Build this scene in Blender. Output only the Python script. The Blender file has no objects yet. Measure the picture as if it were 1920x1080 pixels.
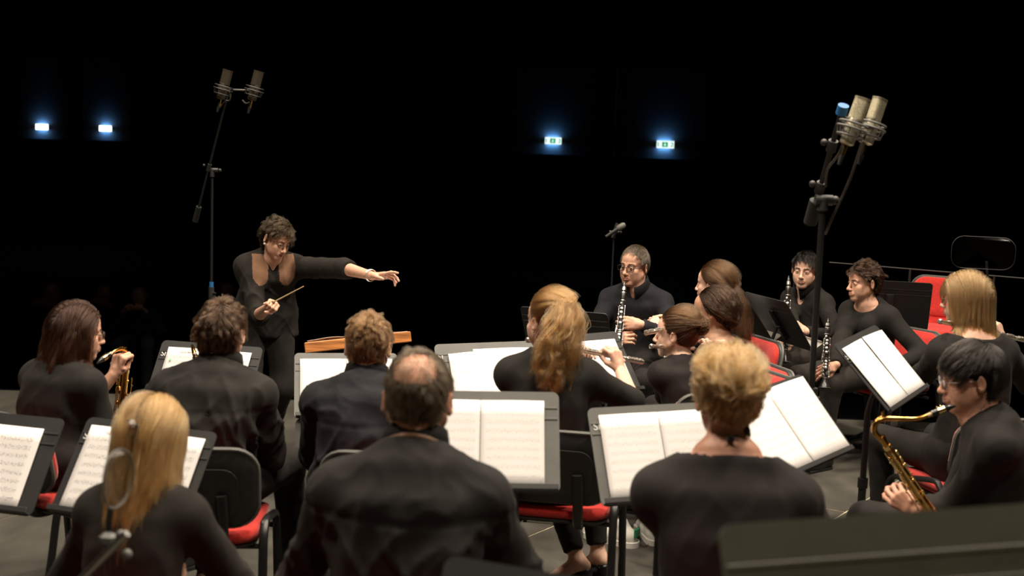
import bpy, math, random
import numpy as np
from mathutils import Vector, Matrix

# ------------------------------------------------------------------ camera, world, lights, exposure
SC = bpy.context.scene
COL = SC.collection
CAM_H = 1.80
FPX = 2300.0
PITCH = math.radians(6.45)
ROLL = math.radians(2.0)
CAM_M = Matrix.Rotation(math.pi / 2 - PITCH, 3, 'X') @ Matrix.Rotation(ROLL, 3, 'Z')
cd = bpy.data.cameras.new('camera')
cam = bpy.data.objects.new('camera', cd)
COL.objects.link(cam)
cam.matrix_world = Matrix.Translation((0, 0, CAM_H)) @ CAM_M.to_4x4()
cd.sensor_width = 36.0
cd.lens = FPX / 1920 * 36.0
cd.clip_start = 0.05
cd.clip_end = 200
cd.dof.use_dof = True
cd.dof.focus_distance = 6.7
cd.dof.aperture_fstop = 2.9
SC.camera = cam

w = bpy.data.worlds.new('hall_dark')
SC.world = w
w.use_nodes = True
w.node_tree.nodes['Background'].inputs[0].default_value = (0.01, 0.012, 0.02, 1)
w.node_tree.nodes['Background'].inputs[1].default_value = 0.02
SC.view_settings.view_transform = 'Standard'
SC.view_settings.look = 'None'
SC.view_settings.gamma = 1.0
SC.view_settings.exposure = 0.0
SC.view_settings.use_curve_mapping = False

def stage_light(name, loc, aim, power, cone=95, blend=0.6, size=0.35, color=(1.0, 0.86, 0.70)):
    l = bpy.data.lights.new(name, 'SPOT')
    l.energy = power; l.color = color; l.spot_size = math.radians(cone); l.spot_blend = blend
    l.shadow_soft_size = size
    o = bpy.data.objects.new(name, l); COL.objects.link(o)
    o.location = loc
    o.rotation_euler = (Vector(aim) - Vector(loc)).to_track_quat('-Z', 'Y').to_euler()
    return o
LP = 1090
for i, (x, y, ax, ay, pw) in enumerate([
        (-3.0, 3.9, -2.0, 4.1, 1.0), (0.2, 3.7, 0.2, 4.0, 1.0), (3.4, 3.9, 2.2, 4.1, 1.0),
        (-2.6, 7.0, -1.5, 6.2, 0.8), (0.8, 6.8, 0.6, 6.2, 1.0), (3.8, 6.6, 2.6, 6.2, 1.0), (0.8, 0.6, 0.6, 1.6, 0.5)]):
    stage_light('stage_spotlight', (x, y, 6.8), (ax, ay, 0.8), LP * pw)

# ------------------------------------------------------------------ pixel of the photograph -> point at forward distance Y
def P(px, py, Y):
    d = CAM_M @ Vector(((px - 960) / FPX, -(py - 540) / FPX, -1))
    return Vector((0, 0, CAM_H)) + d * (Y / d.y)
def PF(px, py, z=0.0):      # the point of the horizontal plane z seen at the pixel
    d = CAM_M @ Vector(((px - 960) / FPX, -(py - 540) / FPX, -1))
    return Vector((0, 0, CAM_H)) + d * ((z - CAM_H) / d.z)
V = Vector
def npv(v): return np.array(v, dtype=np.float64)

# ------------------------------------------------------------------ materials
MATS = {}
def new_mat(name, color=(0.5, 0.5, 0.5), rough=0.5, metal=0.0, spec=0.5, sheen=0.0, sss=0.0, alpha=None, trans=0.0):
    m = bpy.data.materials.new(name); m.use_nodes = True
    b = m.node_tree.nodes['Principled BSDF']
    b.inputs['Base Color'].default_value = (*color, 1)
    b.inputs['Roughness'].default_value = rough
    b.inputs['Metallic'].default_value = metal
    b.inputs['Specular IOR Level'].default_value = spec
    if sheen:
        b.inputs['Sheen Weight'].default_value = sheen
        b.inputs['Sheen Roughness'].default_value = 0.5
    if sss:
        b.inputs['Subsurface Weight'].default_value = sss
        b.inputs['Subsurface Radius'].default_value = (1.0, 0.35, 0.2)
        b.inputs['Subsurface Scale'].default_value = 0.008
    if trans:
        b.inputs['Transmission Weight'].default_value = trans
    MATS[name] = m
    return m
def bsdf(m): return m.node_tree.nodes['Principled BSDF']
def nd(m, typ, **kw):
    n = m.node_tree.nodes.new(typ)
    for k, v in kw.items():
        if k.startswith('i_'):
            key = k[2:]
            n.inputs[int(key) if key.isdigit() else key].default_value = v
        else:
            setattr(n, k, v)
    return n
def lk(m, a, b): m.node_tree.links.new(a, b)
def noise_var(m, scale, amount, detail=4, bump=0.0, bump_scale=None, stretch=None, bdist=0.01):
    """multiplies the base colour by a noise and adds a fine relief"""
    b = bsdf(m); c = tuple(b.inputs['Base Color'].default_value)
    tc = nd(m, 'ShaderNodeTexCoord'); mp = nd(m, 'ShaderNodeMapping'); lk(m, tc.outputs['Object'], mp.inputs['Vector'])
    if stretch: mp.inputs['Scale'].default_value = stretch
    n = nd(m, 'ShaderNodeTexNoise', i_Scale=scale, i_Detail=detail)
    lk(m, mp.outputs[0], n.inputs['Vector'])
    r = nd(m, 'ShaderNodeValToRGB')
    r.color_ramp.elements[0].position = 0.3; r.color_ramp.elements[1].position = 0.7
    lo = tuple(max(0, x * (1 - amount)) for x in c[:3]); hi = tuple(min(1, x * (1 + amount)) for x in c[:3])
    r.color_ramp.elements[0].color = (*lo, 1); r.color_ramp.elements[1].color = (*hi, 1)
    lk(m, n.outputs['Fac'], r.inputs['Fac']); lk(m, r.outputs['Color'], b.inputs['Base Color'])
    if bump:
        n2 = nd(m, 'ShaderNodeTexNoise', i_Scale=bump_scale or scale * 4, i_Detail=3)
        lk(m, mp.outputs[0], n2.inputs['Vector'])
        bp = nd(m, 'ShaderNodeBump', i_Strength=bump, i_Distance=bdist)
        lk(m, n2.outputs['Fac'], bp.inputs['Height']); lk(m, bp.outputs['Normal'], b.inputs['Normal'])
    return m

def skin_mat(name, c):
    m = new_mat(name, c, 0.5, spec=0.35, sss=0.12)
    noise_var(m, 60, 0.10, bump=0.08, bump_scale=500, bdist=0.002)
    return m
skin_mat('skin', (0.60, 0.34, 0.235)); skin_mat('skin_pale', (0.66, 0.41, 0.30)); skin_mat('skin_ruddy', (0.56, 0.29, 0.20))
skin_mat('skin_olive', (0.50, 0.28, 0.18))
new_mat('lips', (0.50, 0.225, 0.17), 0.45)
new_mat('eye_white', (0.72, 0.68, 0.64), 0.2); new_mat('iris', (0.06, 0.035, 0.02), 0.15)
def cloth(name, c, sheen=0.04, rough=0.85):
    m = new_mat(name, c, rough, spec=0.25, sheen=sheen)
    bsdf(m).inputs['Sheen Tint'].default_value = (0.5, 0.46, 0.42, 1)
    noise_var(m, 9, 0.25, bump=0.25, bump_scale=420, bdist=0.002)
    return m
cloth('cloth_black', (0.0105, 0.0092, 0.008)); cloth('cloth_warm_black', (0.0110, 0.0088, 0.007)); cloth('cloth_navy', (0.0088, 0.0092, 0.0120))
cloth('cloth_charcoal', (0.0150, 0.0138, 0.0122)); cloth('cloth_trousers', (0.0105, 0.009, 0.0078)); cloth('cloth_grey_trousers', (0.021, 0.018, 0.0155))
cloth('cloth_umber', (0.0150, 0.0118, 0.0115)); cloth('cloth_audience', (0.03, 0.03, 0.035))
m = cloth('sheer_brown', (0.16, 0.085, 0.05))
new_mat('shoe_black', (0.012, 0.011, 0.01), 0.35); new_mat('shoe_brown', (0.09, 0.05, 0.03), 0.4); new_mat('shoe_white', (0.7, 0.68, 0.62), 0.6)
new_mat('shoe_green', (0.02, 0.22, 0.10), 0.6)
new_mat('black_paint', (0.011, 0.011, 0.011), 0.4); new_mat('black_plastic', (0.022, 0.023, 0.022), 0.5)
noise_var(MATS['black_plastic'], 40, 0.2, bump=0.15, bump_scale=900, bdist=0.001)
new_mat('rim_grey', (0.10, 0.10, 0.09), 0.55)
new_mat('desk_grey', (0.095, 0.096, 0.086), 0.5); noise_var(MATS['desk_grey'], 14, 0.12, bump=0.05, bump_scale=700, bdist=0.001)
new_mat('desk_black', (0.022, 0.022, 0.021), 0.5); noise_var(MATS['desk_black'], 14, 0.12, bump=0.05, bump_scale=700, bdist=0.001)
new_mat('desk_olive', (0.078, 0.080, 0.056), 0.55); noise_var(MATS['desk_olive'], 14, 0.10)
new_mat('red_fabric', (0.50, 0.028, 0.020), 0.9, spec=0.2, sheen=0.3); noise_var(MATS['red_fabric'], 120, 0.22, bump=0.3, bump_scale=500, bdist=0.002)
new_mat('chrome', (0.75, 0.73, 0.70), 0.18, metal=1); new_mat('steel', (0.35, 0.34, 0.32), 0.35, metal=1)
new_mat('silver', (0.90, 0.86, 0.80), 0.33, metal=1)
new_mat('gold_lacquer', (0.80, 0.45, 0.11), 0.17, metal=1); new_mat('gold_dark', (0.42, 0.20, 0.06), 0.3, metal=1)
noise_var(MATS['gold_lacquer'], 30, 0.2); new_mat('gold_aged', (0.50, 0.27, 0.075), 0.24, metal=1); noise_var(MATS['gold_aged'], 25, 0.45)
new_mat('brass_bright', (0.95, 0.72, 0.32), 0.2, metal=1)
new_mat('ebonite', (0.012, 0.012, 0.012), 0.22); new_mat('reed', (0.55, 0.38, 0.2), 0.6)
new_mat('wood_clarinet', (0.014, 0.012, 0.011), 0.3)
m = new_mat('wood_orange', (0.46, 0.17, 0.045), 0.42); noise_var(m, 6, 0.45, bump=0.05, stretch=(1, 14, 14))
new_mat('strap_brown', (0.16, 0.075, 0.035), 0.6)
new_mat('blue_tape', (0.015, 0.13, 0.33), 0.5)
m = new_mat('mic_body', (0.52, 0.47, 0.36), 0.35, metal=0.8); m = new_mat('mic_mesh', (0.42, 0.38, 0.26), 0.5, metal=0.6)
new_mat('mic_dim_light', (0.10, 0.085, 0.06), 0.4, metal=0.6); noise_var(MATS['mic_mesh'], 300, 0.5, bump=0.5, bump_scale=900, bdist=0.002)  # darker microphone colour, the dim light on the left pair painted in
new_mat('rubber', (0.01, 0.01, 0.01), 0.7); new_mat('cable', (0.05, 0.045, 0.035), 0.5)
new_mat('pearl', (0.8, 0.75, 0.68), 0.25); new_mat('lettering_white', (0.75, 0.75, 0.72), 0.6); new_mat('ink', (0.16, 0.15, 0.15), 0.7)
new_mat('ink_green', (0.25, 0.6, 0.3), 0.7)
def clear_mat(name, tint, refl):
    m = bpy.data.materials.new(name); m.use_nodes = True; MATS[name] = m; nt = m.node_tree; nt.nodes.clear()
    o = nt.nodes.new('ShaderNodeOutputMaterial'); mx = nt.nodes.new('ShaderNodeMixShader'); tr = nt.nodes.new('ShaderNodeBsdfTransparent'); gl = nt.nodes.new('ShaderNodeBsdfGlossy'); fr = nt.nodes.new('ShaderNodeFresnel')
    tr.inputs[0].default_value = (*tint, 1); gl.inputs['Roughness'].default_value = .05; fr.inputs[0].default_value = refl
    sc_ = nt.nodes.new('ShaderNodeMath'); sc_.operation = 'MULTIPLY'; sc_.inputs[1].default_value = .30; nt.links.new(fr.outputs[0], sc_.inputs[0]); nt.links.new(sc_.outputs[0], mx.inputs[0]); nt.links.new(tr.outputs[0], mx.inputs[1]); nt.links.new(gl.outputs[0], mx.inputs[2]); nt.links.new(mx.outputs[0], o.inputs[0])
clear_mat('acrylic', (.93, .94, .94), 1.35); clear_mat('lens', (.95, .95, .95), 1.3)
new_mat('curtain_black', (0.004, 0.004, 0.0045), 0.95, spec=0.05); new_mat('hall_wall', (0.11, 0.115, 0.12), 0.9, spec=0.1)
new_mat('hall_floor', (0.006, 0.006, 0.007), 0.9, spec=0.05); new_mat('hall_seat', (0.02, 0.006, 0.007), 0.9, spec=0.05)
new_mat('rail_grey', (0.016, 0.016, 0.016), 0.5); new_mat('lip_grey', (0.30, 0.28, 0.25), 0.5)
m = new_mat('stage_floor', (0.056, 0.052, 0.042), 0.62, spec=0.35)
noise_var(m, 3.0, 0.38, detail=9, bump=0.3, bump_scale=60, bdist=0.002, stretch=(1.6, .55, 1))
new_mat('floor_gap', (0.36, 0.31, 0.21), 0.8)
noise_var(MATS['floor_gap'], 7, 0.75)
def emit(name, c, s):
    m = bpy.data.materials.new(name); m.use_nodes = True
    b = bsdf(m); b.inputs['Base Color'].default_value = (0, 0, 0, 1)
    b.inputs['Emission Color'].default_value = (*c, 1); b.inputs['Emission Strength'].default_value = s
    MATS[name] = m
emit('sign_white', (0.85, 1.0, 0.97), 1.15); emit('sign_green', (0.0, 0.42, 0.13), 0.8); emit('sign_glow', (0.14, 0.44, 1.0), 34.0)
emit('sign_white_hot', (0.9, 0.98, 1.0), 3.0)

# paper with printed staves (UV: u across, v up one page)
def paper_mat(name, rows, dens, tone, notes=0.55):
    m = new_mat(name, (0.74, 0.715, 0.70), 0.75, spec=0.2)
    b = bsdf(m)
    uv = nd(m, 'ShaderNodeUVMap'); sp = nd(m, 'ShaderNodeSeparateXYZ'); lk(m, uv.outputs[0], sp.inputs[0])
    def mt(op, a, bb=None, c=None, clamp=False):
        n = nd(m, 'ShaderNodeMath', operation=op); n.use_clamp = clamp
        for i, x in enumerate((a, bb, c)):
            if x is None: continue
            if isinstance(x, (int, float)): n.inputs[i].default_value = x
            else: lk(m, x, n.inputs[i])
        return n.outputs[0]
    u, v = sp.outputs[0], sp.outputs[1]
    rv = mt('MULTIPLY', v, rows); fr = mt('FRACT', rv)
    in_staff = mt('MULTIPLY', mt('GREATER_THAN', fr, 0.38), mt('LESS_THAN', fr, 0.66))
    ln = mt('LESS_THAN', mt('FRACT', mt('MULTIPLY', mt('SUBTRACT', fr, 0.38), 17.5)), 0.22)
    lines = mt('MULTIPLY', mt('MULTIPLY', ln, in_staff), 0.55)
    mp = nd(m, 'ShaderNodeMapping'); mp.inputs['Scale'].default_value = (dens, rows * 6.0, 1); lk(m, uv.outputs[0], mp.inputs[0])
    nz = nd(m, 'ShaderNodeTexNoise', i_Scale=1.0, i_Detail=2.0); lk(m, mp.outputs[0], nz.inputs['Vector'])
    near = mt('MULTIPLY', mt('GREATER_THAN', fr, 0.26), mt('LESS_THAN', fr, 0.78))
    nt = mt('MULTIPLY', mt('GREATER_THAN', nz.outputs['Fac'], notes), near)
    ink = mt('MAXIMUM', lines, mt('MULTIPLY', nt, 0.75))
    marg = mt('MULTIPLY', mt('MULTIPLY', mt('GREATER_THAN', u, 0.09), mt('LESS_THAN', u, 0.93)),
              mt('MULTIPLY', mt('GREATER_THAN', v, 0.04), mt('LESS_THAN', v, 0.88)))
    ink = mt('MULTIPLY', mt('MULTIPLY', ink, marg), tone)
    mx = nd(m, 'ShaderNodeMix', data_type='RGBA'); lk(m, ink, mx.inputs[0])
    mx.inputs[6].default_value = (0.74, 0.715, 0.70, 1); mx.inputs[7].default_value = (0.10, 0.09, 0.09, 1)
    lk(m, mx.outputs[2], b.inputs['Base Color'])
    return m
paper_mat('paper_dark_print', 10, 55, 0.75, 0.56); paper_mat('paper_faint_print', 10, 60, 0.42, 0.58); paper_mat('paper_plain', 9, 40, 0.22, 0.60)

# hair
def hair_mat(name, c, var=0.5, rough=0.34, root=0.5):
    m = bpy.data.materials.new(name); m.use_nodes = True; MATS[name] = m
    nt = m.node_tree; nt.nodes.clear()
    out = nt.nodes.new('ShaderNodeOutputMaterial'); h = nt.nodes.new('ShaderNodeBsdfHairPrincipled')
    h.parametrization = 'COLOR'
    h.inputs['Roughness'].default_value = rough; h.inputs['Radial Roughness'].default_value = 0.5; h.inputs['IOR'].default_value = 1.36
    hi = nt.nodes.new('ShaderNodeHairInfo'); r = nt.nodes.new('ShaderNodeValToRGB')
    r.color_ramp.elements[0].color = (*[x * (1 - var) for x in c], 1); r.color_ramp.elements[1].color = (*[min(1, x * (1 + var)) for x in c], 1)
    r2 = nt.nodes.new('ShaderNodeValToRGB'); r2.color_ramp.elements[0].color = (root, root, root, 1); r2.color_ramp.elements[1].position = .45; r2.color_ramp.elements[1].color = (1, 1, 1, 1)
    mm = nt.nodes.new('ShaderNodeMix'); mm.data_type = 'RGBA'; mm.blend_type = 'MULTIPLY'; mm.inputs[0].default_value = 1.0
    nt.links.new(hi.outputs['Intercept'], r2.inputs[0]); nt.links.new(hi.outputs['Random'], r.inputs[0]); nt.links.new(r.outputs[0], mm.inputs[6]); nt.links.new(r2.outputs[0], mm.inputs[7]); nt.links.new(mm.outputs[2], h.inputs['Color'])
    nt.links.new(h.outputs[0], out.inputs[0])
    s = new_mat(name + '_shell', tuple(x * 0.5 for x in c), 0.75, spec=0.15)
    noise_var(s, 40, 0.4, bump=0.5, bump_scale=200, bdist=0.004, stretch=(1, 1, 0.3))
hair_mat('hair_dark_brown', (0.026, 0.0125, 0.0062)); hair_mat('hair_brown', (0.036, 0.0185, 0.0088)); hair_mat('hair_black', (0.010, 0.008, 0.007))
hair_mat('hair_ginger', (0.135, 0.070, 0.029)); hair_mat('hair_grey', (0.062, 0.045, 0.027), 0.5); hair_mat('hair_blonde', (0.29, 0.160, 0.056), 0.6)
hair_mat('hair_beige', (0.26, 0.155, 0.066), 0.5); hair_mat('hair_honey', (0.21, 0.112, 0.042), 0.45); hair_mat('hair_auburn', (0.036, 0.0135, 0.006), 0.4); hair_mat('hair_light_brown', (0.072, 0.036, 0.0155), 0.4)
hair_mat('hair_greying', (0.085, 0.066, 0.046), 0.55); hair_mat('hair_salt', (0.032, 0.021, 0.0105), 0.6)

# ------------------------------------------------------------------ objects and tags
def obj_from(name, verts, faces, mats, parent=None, fmat=None, smooth=True, uvs=None):
    me = bpy.data.meshes.new(name)
    verts = np.asarray(verts, dtype=np.float32).reshape(-1, 3)
    if isinstance(faces, np.ndarray):
        k = faces.shape[1]; nf = len(faces)
        me.vertices.add(len(verts)); me.vertices.foreach_set('co', verts.ravel())
        me.loops.add(nf * k); me.loops.foreach_set('vertex_index', faces.ravel().astype(np.int32))
        me.polygons.add(nf); me.polygons.foreach_set('loop_start', np.arange(nf, dtype=np.int32) * k)
        me.update(calc_edges=True)
    else:
        me.from_pydata(verts.tolist(), [], faces)
    for mm in (mats if isinstance(mats, (list, tuple)) else [mats]):
        me.materials.append(MATS[mm] if isinstance(mm, str) else mm)
    if fmat is not None: me.polygons.foreach_set('material_index', np.asarray(fmat, dtype=np.int32))
    me.polygons.foreach_set('use_smooth', np.full(len(me.polygons), bool(smooth)))
    if uvs is not None:
        ul = me.uv_layers.new(name='UVMap'); ul.data.foreach_set('uv', np.asarray(uvs, dtype=np.float32).ravel())
    me.update()
    o = bpy.data.objects.new(name, me); COL.objects.link(o)
    if parent is not None: o.parent = parent
    return o
def tag(o, label=None, cat=None, group=None, kind=None):
    if label: o['label'] = label
    if cat: o['category'] = cat
    if group: o['group'] = group
    if kind: o['kind'] = kind
    return o
def thing(name, label, cat, loc=(0, 0, 0), rotz=0.0, group=None):
    o = bpy.data.objects.new(name, None); COL.objects.link(o)
    o.empty_display_size = 0.1
    o.location = loc; o.rotation_euler = (0, 0, rotz)
    return tag(o, label, cat, group)
def copy_tree(o, parent=None):
    c = o.copy(); COL.objects.link(c)
    if parent is not None: c.parent = parent
    for ch in list(o.children): copy_tree(ch, c)
    return c

# ------------------------------------------------------------------ mesh collector
def frame_from(d, up=(0, 0, 1)):
    d = V(d).normalized(); u = V(up)
    x = u.cross(d)
    if x.length < 1e-4: x = V((1, 0, 0)).cross(d)
    if x.length < 1e-4: x = V((0, 1, 0)).cross(d)
    x.normalize(); return x, d.cross(x).normalized(), d
class MB:
    def __init__(s, M=None): s.v = []; s.f = []; s.m = []; s.M = M
    def _add(s, vs, fs, mat):
        b = len(s.v)
        if s.M is not None: vs = [s.M @ V(v) for v in vs]
        s.v.extend([tuple(v) for v in vs]); s.f.extend([tuple(i + b for i in f) for f in fs]); s.m.extend([mat] * len(fs))
    def box(s, c, size, R=None, mat=0, bev=0.0):
        hx, hy, hz = size[0] / 2, size[1] / 2, size[2] / 2
        c = V(c)
        if bev <= 0:
            vs = [V((x, y, z)) for x in (-hx, hx) for y in (-hy, hy) for z in (-hz, hz)]
            fs = [(0, 1, 3, 2), (4, 6, 7, 5), (0, 4, 5, 1), (2, 3, 7, 6), (0, 2, 6, 4), (1, 5, 7, 3)]
        else:
            bv = min(bev, hx * .9, hy * .9, hz * .9)
            vs = []; 
            prof = [(-hz, bv), (-hz + bv, 0), (hz - bv, 0), (hz, bv)]
            for z, ins in prof:
                a, b2 = hx - ins, hy - ins; q = bv
                vs += [V((a - q, b2, z)), V((-a + q, b2, z)), V((-a, b2 - q, z)), V((-a, -b2 + q, z)), V((-a + q, -b2, z)), V((a - q, -b2, z)), V((a, -b2 + q, z)), V((a, b2 - q, z))]
            fs = [tuple(range(7, -1, -1))]
            for k in range(3):
                for i in range(8): fs.append((k * 8 + i, k * 8 + (i + 1) % 8, k * 8 + 8 + (i + 1) % 8, k * 8 + 8 + i))
            fs.append(tuple(range(24, 32)))
        if R is not None: vs = [R @ v for v in vs]
        s._add([v + c for v in vs], fs, mat)
    def tube(s, pts, rad, n=8, mat=0, caps=True, closed=False, sx=1.0, up=None):
        pts = [V(p) for p in pts]; N = len(pts)
        if isinstance(rad, (int, float)): rad = [rad] * N
        T = []
        for i in range(N):
            if closed: t = pts[(i + 1) % N] - pts[i - 1]
            else: t = pts[min(i + 1, N - 1)] - pts[max(i - 1, 0)]
            if t.length < 1e-9: t = T[-1] if T else V((0, 0, 1))
            T.append(t.normalized())
        x, y, _ = frame_from(T[0], up or (0, 0, 1))
        vs = []
        for i in range(N):
            x = (x - T[i] * x.dot(T[i]))
            if x.length < 1e-6: x = frame_from(T[i])[0]
            x.normalize(); y = T[i].cross(x)
            for k in range(n):
                a = 2 * math.pi * k / n
                vs.append(pts[i] + x * (math.cos(a) * rad[i] * sx) + y * (math.sin(a) * rad[i]))
        fs = []
        for i in range(N if closed else N - 1):
            j = (i + 1) % N
            for k in range(n): fs.append((i * n + k, i * n + (k + 1) % n, j * n + (k + 1) % n, j * n + k))
        if caps and not closed:
            fs.append(tuple(range(n - 1, -1, -1))); fs.append(tuple((N - 1) * n + k for k in range(n)))
        s._add(vs, fs, mat)
    def ball(s, c, r, n=8, mat=0, R=None):
        if isinstance(r, (int, float)): r = (r, r, r)
        c = V(c); vs = []; m2 = max(4, n // 2 + 1)
        for i in range(m2 + 1):
            th = math.pi * i / m2
            for k in range(n):
                a = 2 * math.pi * k / n
                v = V((math.sin(th) * math.cos(a) * r[0], math.sin(th) * math.sin(a) * r[1], math.cos(th) * r[2]))
                vs.append((R @ v if R else v) + c)
        fs = []
        for i in range(m2):
            for k in range(n): fs.append((i * n + k, (i + 1) * n + k, (i + 1) * n + (k + 1) % n, i * n + (k + 1) % n))
        s._add(vs, fs, mat)
    def poly_prism(s, outline, z0, z1, R=None, c=(0, 0, 0), mat=0, side_mat=None, inset=0.0):
        """outline: list of (x, y), counter-clockwise; extruded along local z"""
        n = len(outline); c = V(c)
        vs = [V((x, y, z0)) for x, y in outline] + [V((x, y, z1)) for x, y in outline]
        if R is not None: vs = [R @ v for v in vs]
        vs = [v + c for v in vs]
        s._add(vs, [tuple(range(n - 1, -1, -1)), tuple(range(n, 2 * n))], mat)
        b = len(s.v) - 2 * n
        s.f.extend([(b + i, b + (i + 1) % n, b + n + (i + 1) % n, b + n + i) for i in range(n)])
        s.m.extend([mat if side_mat is None else side_mat] * n)
    def build(s, name, mats, parent=None, smooth=False, auto=True):
        o = obj_from(name, s.v, s.f, mats, parent, s.m, smooth=smooth)
        if smooth and auto:
            try: o.data.set_sharp_from_angle(angle=math.radians(42))
            except Exception: pass
        return o
def rrect(w, h, r, n=5):
    pts = []
    for cx, cy, a0 in ((w / 2 - r, h / 2 - r, 0), (-w / 2 + r, h / 2 - r, 90), (-w / 2 + r, -h / 2 + r, 180), (w / 2 - r, -h / 2 + r, 270)):
        for i in range(n + 1):
            a = math.radians(a0 + 90 * i / n)
            pts.append((cx + r * math.cos(a), cy + r * math.sin(a)))
    return pts
def bez(pts, n=16):
    """Catmull-Rom through points"""
    pts = [V(p) for p in pts]; out = []
    for i in range(len(pts) - 1):
        p0 = pts[max(i - 1, 0)]; p1 = pts[i]; p2 = pts[i + 1]; p3 = pts[min(i + 2, len(pts) - 1)]
        for k in range(n):
            t = k / n
            out.append(0.5 * ((2 * p1) + (p2 - p0) * t + (2 * p0 - 5 * p1 + 4 * p2 - p3) * t * t + (3 * p1 - p0 - 3 * p2 + p3) * t ** 3))
    out.append(pts[-1]); return out

# ------------------------------------------------------------------ numpy value noise
def _hash(ix, iy, iz):
    h = (ix * 374761393 + iy * 668265263 + iz * 2147483647 + 1013904223) & 0xffffffff
    h = ((h ^ (h >> 13)) * 1274126177) & 0xffffffff
    return ((h ^ (h >> 16)) & 0xffff) / 65535.0
def vnoise(p):
    p = np.asarray(p, dtype=np.float64); i = np.floor(p).astype(np.int64); f = p - i; f = f * f * (3 - 2 * f)
    r = 0
    for dx in (0, 1):
        for dy in (0, 1):
            for dz in (0, 1):
                wgt = (f[:, 0] if dx else 1 - f[:, 0]) * (f[:, 1] if dy else 1 - f[:, 1]) * (f[:, 2] if dz else 1 - f[:, 2])
                r = r + wgt * _hash(i[:, 0] + dx, i[:, 1] + dy, i[:, 2] + dz)
    return r * 2 - 1

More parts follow.
